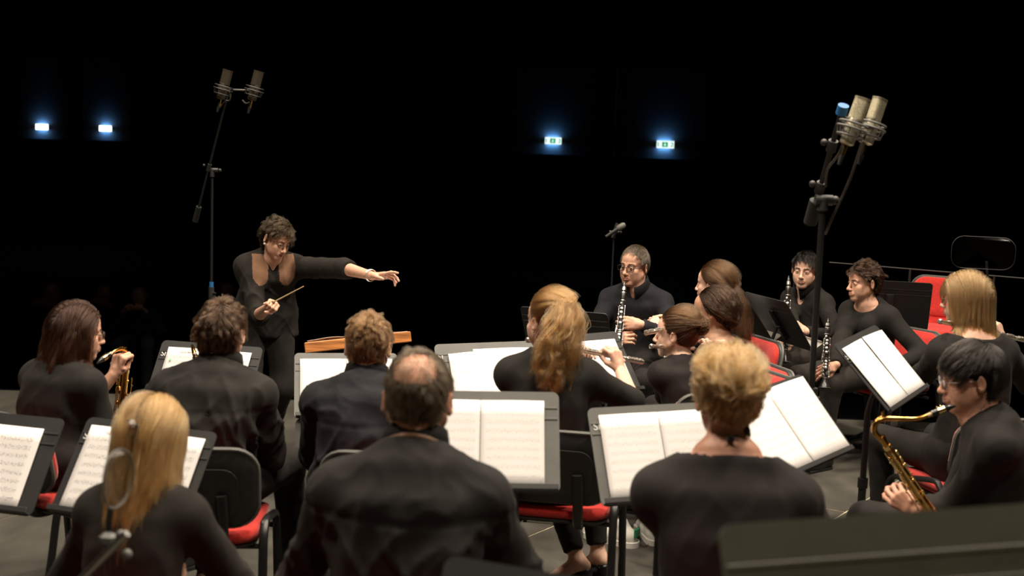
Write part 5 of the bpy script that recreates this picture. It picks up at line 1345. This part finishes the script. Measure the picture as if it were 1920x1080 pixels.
p13 = person(label='person with short wavy brown hair, earrings and boat-neck top, clarinet on the thigh', top=(1622, 493), Y=7.35, psi=-122, hpsi=-104, pitch=4, k=.99, sex='f', lean=.02, width=1.12, kh=.92,
             arms={'R': dict(w=(1568, 684, 7.0), hd=(-.9, -.1, -.35), hz=(.1, -.75, .65), pose='relaxed', pole=(1, -.3, -.8)), 'L': dict(w=(1668, 696, 7.0), hd=(-.8, -.4, -.1), hz=(0, -.3, 1), pose='relaxed', pole=(-1, -.3, -.8))},
             legs={'R': dict(a=(.10, .50, .085)), 'L': dict(a=(-.12, .46, .085))}, top_mat='cloth_black', trouser_mat='cloth_grey_trousers', skin='skin', hero=True, neck_cut=((0, .055, -.005), (.100, .085, .055)), bust=1.0, fold=.5, brow='hair_dark_brown_shell')
hair(p13, 'hair_dark_brown', 'short', n=11000, length=.054, vol=.019, lift=.30, clump=.45, wave=.025, curl=.005, curl_f=1.2, seed=41, whorl=(.01, .045, .12), sweep=(.2, -.6, .3), nape=-.008)
er = MB()
for s in (-1, 1): er.tube([p13['Mh'] @ (V((s * .083, -.008, -.040)) * p13['kh']), p13['Mh'] @ (V((s * .083, -.008, -.066)) * p13['kh'])], [.002, .006], 8)
er.build('earring', 'brass_bright', p13['root'], smooth=True)
p14 = person(label='person with a blonde bob, fringe and glasses playing the flute at the right edge', top=(1816, 512), Y=5.25, psi=-14, hpsi=-58, pitch=3, k=1.03, sex='f', lean=.04, width=1.05,
             arms={'R': dict(w=(1880, 640, 5.6), hd=(-.3, .2, .9), hz=(.6, -.6, .3), pose='flute'), 'L': dict(w=(1800, 650, 5.55), hd=(.2, 0, 1), hz=(-.4, .8, .2), pose='flute', pole=(-1, .2, -.9))}, top_mat='cloth_black', skin='skin_pale', neck_cut=((0, -.01, .0), (.125, .11, .065)), fold=.5)
hair(p14, 'hair_beige', 'down', n=11000, length=.235, steps=12, vol=.026, clump=.4, wave=.006, part=0.0, seed=43, lenvar=.05, jitter=.15, rad=.0008)
hair(p14, 'hair_beige', 'short', n=2500, length=.085, vol=.024, lift=.10, clump=.3, seed=44, shell=False, keep=lambda p: (p[:, 1] > .03) & (p[:, 2] > .06), sweep=(0, 1, -.3), droop=.6, rad=.0008)
glasses(p14, 'strap_brown', w=.050, h=.036, rnd=.014, thick=.0020)
p15 = person(label='person with short black hair and glasses playing the large saxophone at the lower right', top=(1822, 644), Y=4.1, psi=-74, hpsi=-82, pitch=8, k=1.0, sex='m', lean=.08, width=1.0,
             arms={'R': dict(w=(1722, 962, 4.02), hd=(-.55, .45, .35), hz=(-.55, -.75, .05), pose='cradle', pole=(1, -.3, -.8)), 'L': dict(w=(1738, 945, 4.32), hd=(-.6, -.4, .3), pose='tube', pole=(-1, .2, -1))},
             top_mat='cloth_black', skin='skin_ruddy', brow='hair_black_shell')
hair(p15, 'hair_black', 'short', n=11000, length=.058, vol=.016, lift=.15, clump=.25, wave=.010, seed=47, sweep=(0, .5, 0), nape=-.01, front=-.012)
glasses(p15, 'steel', w=.048, h=.030, rnd=.012, thick=.0013)
p16 = person(label='person with curly blonde pinned-up hair and a wide-necked black top, in the right foreground', top=(1368, 668), Y=3.1, psi=3, hpsi=4, pitch=10, k=1.02, sex='f', lean=.10, width=1.22, shoulder_drop=.022,
             arms={'L': dict(w=(1330, 1010, 3.42), elbow=(1277, 1012, 3.12)), 'R': dict(w=(1480, 1000, 3.45), pole=(1, -.4, -.7))}, top_mat='cloth_umber', skin='skin_ruddy', neck_cut=((0, .0, .0), (.125, .09, .052)), fold=.6)
hair(p16, 'hair_beige', 'tied', n=9000, length=.2, vol=.026, tie=(.0, -.100, .030), seed=53, wave=.035, curl=.020, curl_f=2.2, bun=dict(c=(0, -.085, .050), r=.068, n=4200, curl=.014, sc=(1.05, .72, 1.1)), rad=.0009, nape=.006)
st = MB(); nb, c7 = p16['nb'], p16['c7']; r_ = p16['nr'] + .012
st.tube([c7 + V((math.cos(t) * r_ * .98, .030 + math.sin(t) * r_, .030 + .010 * math.cos(t))) for t in [math.pi * 1.35 + i * math.pi * .85 / 16 for i in range(17)]], .016, 8, sx=.25); st.build('neck_strap', 'rubber', p16['root'], smooth=True)

# ------------------------------------------------------------------ chairs
seat(p2, 'red concert chair under the saxophonist with long auburn hair', .02)
seat(p3, 'red concert chair with a black back shell at lower left, under the wavy-haired person', -.02, -.005, -13)
seat(p4, 'red concert chair under the ginger-haired person, left of the bald crown', -.02, .15)
seat(p5, 'red concert chair under the person with the bald crown')
seat(p6, 'red concert chair under the person with long clipped blonde hair')
seat(p7, 'red concert chair under the flutist with the long ponytail, seat seen from behind', .04, .04, 8)
seat(p8, 'red concert chair under the grey-haired clarinettist')
seat(p9, 'red concert chair under the flutist with the bun')
seat(p10, 'red concert chair under the curly-haired flutist, its red back showing', dpsi=-45)
seat(p11, 'red concert chair under the person with long straight brown hair', dpsi=-42)
seat(p12, 'red concert chair under the clarinettist who looks at the camera', -.10)
seat(p13, 'red concert chair under the clarinettist with earrings, red back to the right', -.15)
seat(p14, 'red concert chair under the flutist with the blonde bob')
seat(p15, 'red concert chair under the black-haired saxophonist at lower right')
seat(p16, 'red concert chair under the person with curly blonde hair in the foreground')
q = P(1452, 712, 5.75); R, F = basis(-112); q = q + F * .22
chair('empty red concert chair whose back peeps out left of the tall microphone stand', (q.x, q.y), -112)
# the stack of spare chairs
q = P(1752, 590, 8.15); stack_labels = ['lowest red chair of the stack at the right', 'second lowest red chair of the stack at the right', 'second highest red chair of the stack at the right', 'topmost red chair of the stack at the right, back exposed']
for i in range(4):
    t = chair(stack_labels[i], (q.x + .012 * i, q.y + .012 * i), -150, 'stack of red chairs'); t.location.z = .085 * i

# ------------------------------------------------------------------ music stands and sheets
T_ = 'EQUILIBRIUM'
_, MA = music_stand('grey music stand cut by the left edge of the photo', P(-32, 862, 4.0), 14, 34, mat='desk_black')
sheet('sheet music page on the stand at the left edge', MA, -.16, .19, -.165, .125, 'paper_dark_print')
_, MBb = music_stand('black music stand in front of the clipped blonde hair', P(250, 886, 3.85), 19, 36, mat='desk_black', letters='SI')
spread(['left printed page on the stand of the clipped blonde person', 'right printed page on the stand of the clipped blonde person'], MBb, w=.218, h=.305, mat='paper_dark_print', title=T_)
_, MC = music_stand('black music stand in front of the wavy dark-haired person', P(380, 708, 5.45), 13, 34, mat='desk_black', letters='SI')
spread(['left printed page on the stand of the wavy-haired person', 'right printed page on the stand of the wavy-haired person'], MC, w=.205, h=.30, mat='paper_dark_print', title=T_, mark=(-.075, .085))
_, MD = music_stand('grey music stand in front of the ginger-haired person, black panel below', P(650, 722, 5.85), -11, 34, mat='desk_grey', panel=True, leg_mat='steel')
spread(['left faint page on the stand of the ginger-haired person', 'right faint page on the stand of the ginger-haired person'], MD, w=.222, h=.30, mat='paper_faint_print')
_, ME = music_stand('grey music stand with loose pages left of the ponytail', P(918, 703, 5.75), -14, 34, mat='desk_grey', letters='SI', roll=-2)
sheet('loose left page on the stand left of the ponytail', ME, -.185, -.005, -.165, .115, 'paper_faint_print', rot=2, bow=.014)
sheet('loose middle page on the stand left of the ponytail', ME, -.07, .13, -.165, .13, 'paper_faint_print', rot=-1, lift=.007, bow=.010)
sheet('loose right page on the stand left of the ponytail', ME, .06, .225, -.165, .13, 'paper_faint_print', rot=-2, lift=.010)
_, MF = music_stand('grey music stand in front of the person with the bald crown', P(903, 826, 3.85), -1, 33, mat='desk_grey', roll=-1)
spread(['left faint page on the stand right of the bald crown', 'right faint page on the stand right of the bald crown'], MF, w=.205, h=.30, mat='paper_faint_print', cx=-.005)
_, MG = music_stand('grey music stand left of the curly blonde hair', P(1250, 848, 4.0), -10, 33, mat='desk_grey', letters='SI', roll=-3)
spread(['left faint page on the stand left of the curly blonde hair', 'right faint page on the stand left of the curly blonde hair'], MG, w=.205, h=.305, mat='paper_faint_print', cx=-.01)
_, MH = music_stand('dark music stand right of the curly blonde hair, turned left', P(1478, 800, 4.3), -38, 42, mat='desk_black', letters='SI', roll=-8, lip_d=.012)
spread(['left faint page on the dark stand right of the curly blonde hair', 'right faint page on the dark stand right of the curly blonde hair'], MH, w=.235, h=.32, mat='paper_faint_print')
_, MI = music_stand('dark music stand turned left, in front of the clarinettist with earrings', P(1655, 688, 4.9), -52, 44, mat='desk_black', letters='SI', roll=-5, lip_d=.012)
sheet('left slipped page on the stand before the clarinettist with earrings', MI, -.225, .0, -.165, .14, 'paper_plain', rot=1)
sheet('right slipped page on the stand before the clarinettist with earrings', MI, .01, .235, -.165, .14, 'paper_plain', rot=-2)
_, MJ = music_stand('black music stand seen from behind, before the clarinettist looking at the camera', P(1459, 601, 7.05), -107, 34, mat='desk_black', lip_mat='lip_grey', lip_d=.075)
sheet('white page behind the black stand of the clarinettist looking at the camera', MJ, -.20, .01, -.165, .14, 'paper_plain'); sheet('second white page behind the black stand of the clarinettist looking at the camera', MJ, .02, .21, -.165, .15, 'paper_plain', rot=2)
_, MK = music_stand('black music stand seen from behind, right of the long straight brown hair', P(1388, 588, 7.3), -107, 36, mat='desk_black', lip_mat='lip_grey', lip_d=.075)
sheet('white page on the stand right of the long straight brown hair', MK, -.2, .01, -.165, .14, 'paper_plain')
_, ML = music_stand('black music stand of the grey-haired clarinettist, seen from behind', P(1064, 628, 6.6), -158, 30, mat='desk_black')
_, ML2 = music_stand('black music stand shared by the flutists, right of the ponytail', P(1108, 685, 5.75), -38, 38, mat='desk_black')
sheet('white page on the stand of the flutists', ML2, -.20, .21, -.165, .125, 'paper_plain')
_, MX = music_stand('black music stand in front of the stacked red chairs', P(1667, 572, 7.75), -168, 20, mat='rubber')
_, MM1 = music_stand('large blurred olive music stand at the lower right corner, seen from behind', P(1722, 1208, 1.62), -6, 24, mat='desk_olive', roll=-4, h=.36, w=.52)
_, MM2 = music_stand('blurred dark music stand at the bottom edge, under the bald crown', P(1065, 1272, 2.0), 8, 28, mat='desk_black', roll=5)
# conductor's wooden desk
wc = P(672, 643, 6.35); R, F = basis(172)
t = thing('conductor_desk', "orange wooden conductor's desk with an open score", 'desk', (wc.x, wc.y, 0), -math.radians(172))
DMc = Matrix.Translation((0, 0, wc.z)) @ Matrix.Rotation(math.radians(7), 4, 'Y') @ Matrix.Rotation(math.radians(14), 4, 'X')
b = MB(DMc); b.box((0, 0, 0), (.54, .36, .014), None, 0, .004); b.build('desk_board', 'wood_orange', t)
b = MB(DMc); b.box((0, .184, -.012), (.54, .014, .055), None, 0, .004); b.build('back_board', 'wood_orange', t)
b = MB(DMc); b.box((0, -.184, .012), (.54, .012, .04), None, 0, .004); b.build('ledge', 'wood_orange', t)
b = MB(); b.tube([(0, 0, wc.z - .02), (0, 0, .05)], .02, 10); b.build('post', 'black_paint', t, smooth=True)
b = MB(); b.poly_prism(rrect(.5, .4, .05), 0, .03); b.build('base', 'black_paint', t)
MWc = t.matrix_basis @ DMc
sheet("left half of the open score on the conductor's wooden desk", MWc, -.255, -.005, -.16, .17, 'paper_plain', lift=.012, bow=.012)
sheet("right half of the open score on the conductor's wooden desk", MWc, .005, .255, -.16, .17, 'paper_plain', lift=.014, bow=.016)

# ------------------------------------------------------------------ instruments
M = axes_matrix(P(237, 684, 4.98), (-.35, -.92, .0), (.08, .10, 1)); saxophone('golden alto saxophone of the person with long auburn hair', M, .50, .85)
M = axes_matrix(P(368, 676, 4.80), (.25, -.9, .15), (-.25, -.1, 1)); saxophone('alto saxophone of the wavy-haired person, only its black mouthpiece in view', M, .48, .8)
M = axes_matrix(P(1656, 826, 3.98), (1, .05, .55), (-.60, -.05, .80)); saxophone('golden tenor saxophone with a curved neck at the lower right', M, .60, .92, neck='tenor', lac='gold_aged')
clarinet('black clarinet held by the grey-haired person with glasses', P(1171, 528, 6.97), P(1156, 690, 6.74), (-.3, -1, .2))
clarinet('black clarinet held upright by the person looking at the camera', P(1479, 517, 7.42), P(1471, 680, 7.25), (-.3, -1, .2))
clarinet('black clarinet resting on the thigh of the person with earrings', P(1553, 597, 7.0), P(1546, 728, 6.9), (-.3, -1, .2))
flute('silver flute of the person with the long ponytail', P(986, 637, 4.83), P(1205, 679, 5.12))
flute('silver flute of the person with the bun', P(1219, 649, 5.50), P(1389, 661, 5.90))
flute('silver flute of the curly-haired person, its foot left of the bun', P(1300, 606, 5.93), P(1211, 625, 5.42))
flute('silver flute of the person with the blonde bob', P(1760, 602, 5.15), P(1930, 640, 5.60))

# ------------------------------------------------------------------ microphones and shields
j = P(1543, 380, 4.6); ms = mic_stand('tall black microphone stand with two studio microphones at the right', (j.x, j.y, 0), j, P(1577, 214, 4.45), P(1519, 418, 4.68), clutch=(.34, .72), tape_end=True, r=.0135, joint_mat='black_plastic')
br = MB(); b0 = V(ms.location); br.box((0, 0, 0), (.24, .022, .010)); 
m1 = axes_matrix(P(1603, 226, 4.40), (-.4, -1, 0), (.30, 0, 1)); m2 = axes_matrix(P(1637, 226, 4.50), (.8, -1, 0), (.28, .05, 1))
mic_on(None, 'left studio microphone on the tall right-hand stand, champagne grille', m1); mic_on(None, 'right studio microphone on the tall right-hand stand, darker side turned', m2)
br = MB(); br.tube([P(1577, 214, 4.45) - b0, P(1590, 225, 4.45) - b0, P(1640, 240, 4.48) - b0], .007, 8); br.build('stereo_bar', 'rim_grey', ms, smooth=True)
def down(M, d): return M @ V((0, 0, d))
cable('cable from the right studio microphone down to the tall right-hand stand', [down(m2, -.15), P(1622, 250, 4.48), P(1596, 330, 4.55), P(1560, 410, 4.6), P(1547, 440, 4.6)], .006)
cable('cable from the left studio microphone along the boom of the tall right-hand stand', [down(m1, -.15), P(1585, 262, 4.42), P(1572, 290, 4.46), P(1552, 318, 4.52), P(1548, 350, 4.58)], .005)
j = P(398, 322, 7.3); ms = mic_stand('tall thin black microphone stand with two microphones at the left', (j.x, j.y, 0), j, P(425, 185, 7.15), P(366, 415, 7.4), tape_at=.93, clutch=(.45,), r=.009, joint_mat='black_plastic')
m1 = axes_matrix(P(421, 158, 7.1), (-.4, -1, 0), (.25, 0, 1)); m2 = axes_matrix(P(479, 160, 7.1), (.9, -.8, 0), (.25, 0, 1))
mic_on(None, 'left microphone high on the thin left-hand stand', m1, dark=True); mic_on(None, 'right microphone high on the thin left-hand stand', m2, dark=True)
b0 = V(ms.location); br = MB(); br.tube([P(425, 185, 7.15) - b0, P(430, 168, 7.13) - b0, P(480, 170, 7.12) - b0], .006, 8); br.build('stereo_bar', 'rim_grey', ms, smooth=True)
cable('cable looped below the left microphone of the thin left-hand stand', [down(m1, -.15), P(421, 190, 7.1), P(430, 188, 7.1), P(432, 176, 7.1), P(426, 172, 7.12)], .005)
cable('cable curling below the right microphone of the thin left-hand stand', [down(m2, -.15), P(472, 190, 7.1), P(462, 194, 7.1), P(455, 188, 7.12)], .005)
j = P(1151, 438, 8.0); ms = mic_stand('slim microphone stand behind the grey-haired clarinettist', (j.x, j.y, 0), j, P(1153, 434, 8.0), P(1149, 446, 8.0), r=.007, joint_mat='black_plastic')
t = bpy.data.objects.new('microphone', None); COL.objects.link(t); t.matrix_world = axes_matrix(P(1136, 444, 7.95), (0, -1, .2), P(1171, 421, 7.95) - P(1136, 444, 7.95)); tag(t, 'black stick microphone aimed up right behind the grey-haired clarinettist', 'microphone')
b = MB(); b.tube([(0, 0, 0), (0, 0, .09)], [.010, .014], 12); b.build('body', 'black_plastic', t, smooth=True); b = MB(); b.tube([(0, 0, .09), (0, 0, .10), (0, 0, .135), (0, 0, .15)], [.016, .021, .021, .012], 12); b.build('grille', 'rim_grey', t, smooth=True)
b = MB(); c_ = P(1153, 438, 8.0); 
def shield(label, c, R3, w, h, r, stem, trim='rim_grey', tr=.0022):  # trim, tr: colour and radius of the tube imitating the edge glint
    t = thing('acoustic_shield', label, 'shield', c)
    n = 10; ol = rrect(w, h, r, 8); vs = []; k = len(ol)
    for th in (-.003, .003):
        for x, y in ol: vs.append(R3 @ V((x, y, th + 1.2 * x * x)))
    fs = [tuple(range(k - 1, -1, -1)), tuple(range(k, 2 * k))] + [(i, (i + 1) % k, k + (i + 1) % k, k + i) for i in range(k)]
    obj_from('panel', vs, fs, 'acrylic', t, smooth=False)
    m = MB(); m.tube([R3 @ V((x, y, 1.2 * x * x)) for x, y in ol], tr, 6, closed=True); m.build('edge_glint', trim, t, smooth=True)  # tube added round the panel to imitate the glint of its edge
    m = MB(); m.tube([q - c for q in stem], .007, 8); m.build('stem', 'black_paint', t, smooth=True)
    return t
c_ = P(219, 898, 2.55)
sh1 = shield('clear acrylic acoustic shield on a clamp arm behind the clipped blonde hair', c_, Matrix.Rotation(math.radians(78), 3, 'Z') @ Matrix.Rotation(math.pi / 2, 3, 'X'), .125, .125, .06, [P(207, 950, 2.55), P(203, 1000, 2.55), P(200, 1040, 2.55)])
b = MB(); b.tube([P(238, 1000, 2.5) - c_, P(160, 1078, 2.52) - c_, P(120, 1120, 2.5) - c_], .009, 10); b.build('arm', 'steel', sh1, smooth=True)
b = MB(); b.box(P(203, 1010, 2.54) - c_, (.036, .03, .028), None, 0, .008); b.ball(P(226, 1003, 2.52) - c_, .011, 10); b.ball(P(238, 1040, 2.52) - c_, .012, 10); b.build('clamp', 'rim_grey', sh1, smooth=True)
b = MB(); g0 = P(120, 1120, 2.5); b.tube([g0 - c_, V((g0.x, g0.y, .02)) - c_], .012, 10); b.poly_prism(rrect(.34, .34, .16, 8), 0, .02, None, V((g0.x, g0.y, 0)) - c_); b.build('pole', 'black_paint', sh1, smooth=True)
c_ = P(1842, 474, 6.3); g0 = V((c_.x + .05, c_.y, 0))
sh2 = shield('clear rounded acrylic acoustic shield above the blonde bob', c_, Matrix.Rotation(math.radians(-12), 3, 'Z') @ Matrix.Rotation(math.pi / 2, 3, 'X'), .31, .165, .06, [P(1850, 490, 6.33), P(1852, 530, 6.33), g0 + V((0, 0, .02))], 'rail_grey', .0018)
b = MB(); b.poly_prism(rrect(.34, .34, .16, 8), 0, .02, None, g0 - c_); b.build('base', 'black_paint', sh2)
# rail at the back right
a0, a1 = P(1555, 492, 8.3), P(1835, 515, 8.0)
t = thing('handrail', 'thin dark handrail behind the clarinettists and stacked chairs', 'rail', (a0.x, a0.y, 0)); b0 = V(t.location)
b = MB(); b.tube([a0 - b0, a1 - b0, a1 + (a1 - a0) - b0], .005, 8); b.build('top_rail', 'rail_grey', t, smooth=True)
for f_ in (.55, 1.1, 1.6):
    q = a0 + (a1 - a0) * f_; b = MB(); b.tube([q - b0, V((q.x, q.y, 0)) - b0], .008, 8); b.build('post', 'rail_grey', t, smooth=True)

# ------------------------------------------------------------------ the audience below the stage
AUD = [('shadowed listener in dark clothes near the left edge, behind the auburn hair', 98, 545, 12.2, 'm', 'hair_black_shell'), ('shadowed listener in the dark, first to the left of the thin microphone stand', 262, 552, 12.0, 'f', 'hair_dark_brown_shell'),
       ('shadowed listener in the dark, between the auburn-haired player and the tall thin stand', 196, 548, 12.4, 'm', 'hair_black_shell'), ('shadowed listener in the dark just left of the conductor', 424, 545, 12.6, 'f', 'hair_dark_brown_shell')]
for i, (lab, px, py, Y, sx, hm) in enumerate(AUD):
    pd = person(label=lab, top=(px, py - 20), Y=Y, psi=176 - i * 3, pitch=2, k=.98, sex=sx, lean=.0, top_mat='cloth_audience', trouser_mat='cloth_audience', coarse=True, hipz=.53, base_z=-.70, detail=False)
    hs = MB(pd['Mh'] @ Matrix.Scale(pd['kh'], 4)); hs.ball((0, -.022, .040), (.084, .098, .092), 14); hs.build('hair', hm, pd['root'], smooth=True)
    b_ = pd['base']; st_ = thing('auditorium_seat', 'dark auditorium seat under ' + lab.replace('in dark clothes ', '').replace('in the dark', '').replace(' ,', ','), 'seat', (b_.x, b_.y, -.70), -pd['psi'])
    m = MB(); m.box((0, .02, .40), (.50, .46, .10), None, 0, .03); m.build('seat', 'hall_seat', st_, smooth=True)
    m = MB(); m.box((0, -.25, .72), (.50, .09, .62), Matrix.Rotation(math.radians(8), 3, 'X'), 0, .03); m.build('backrest', 'hall_seat', st_, smooth=True)
    for s in (-1, 1):
        m = MB(); m.box((s * .28, -.02, .33), (.05, .42, .62), None, 0, .015); m.build('armrest', 'hall_seat', st_, smooth=True)
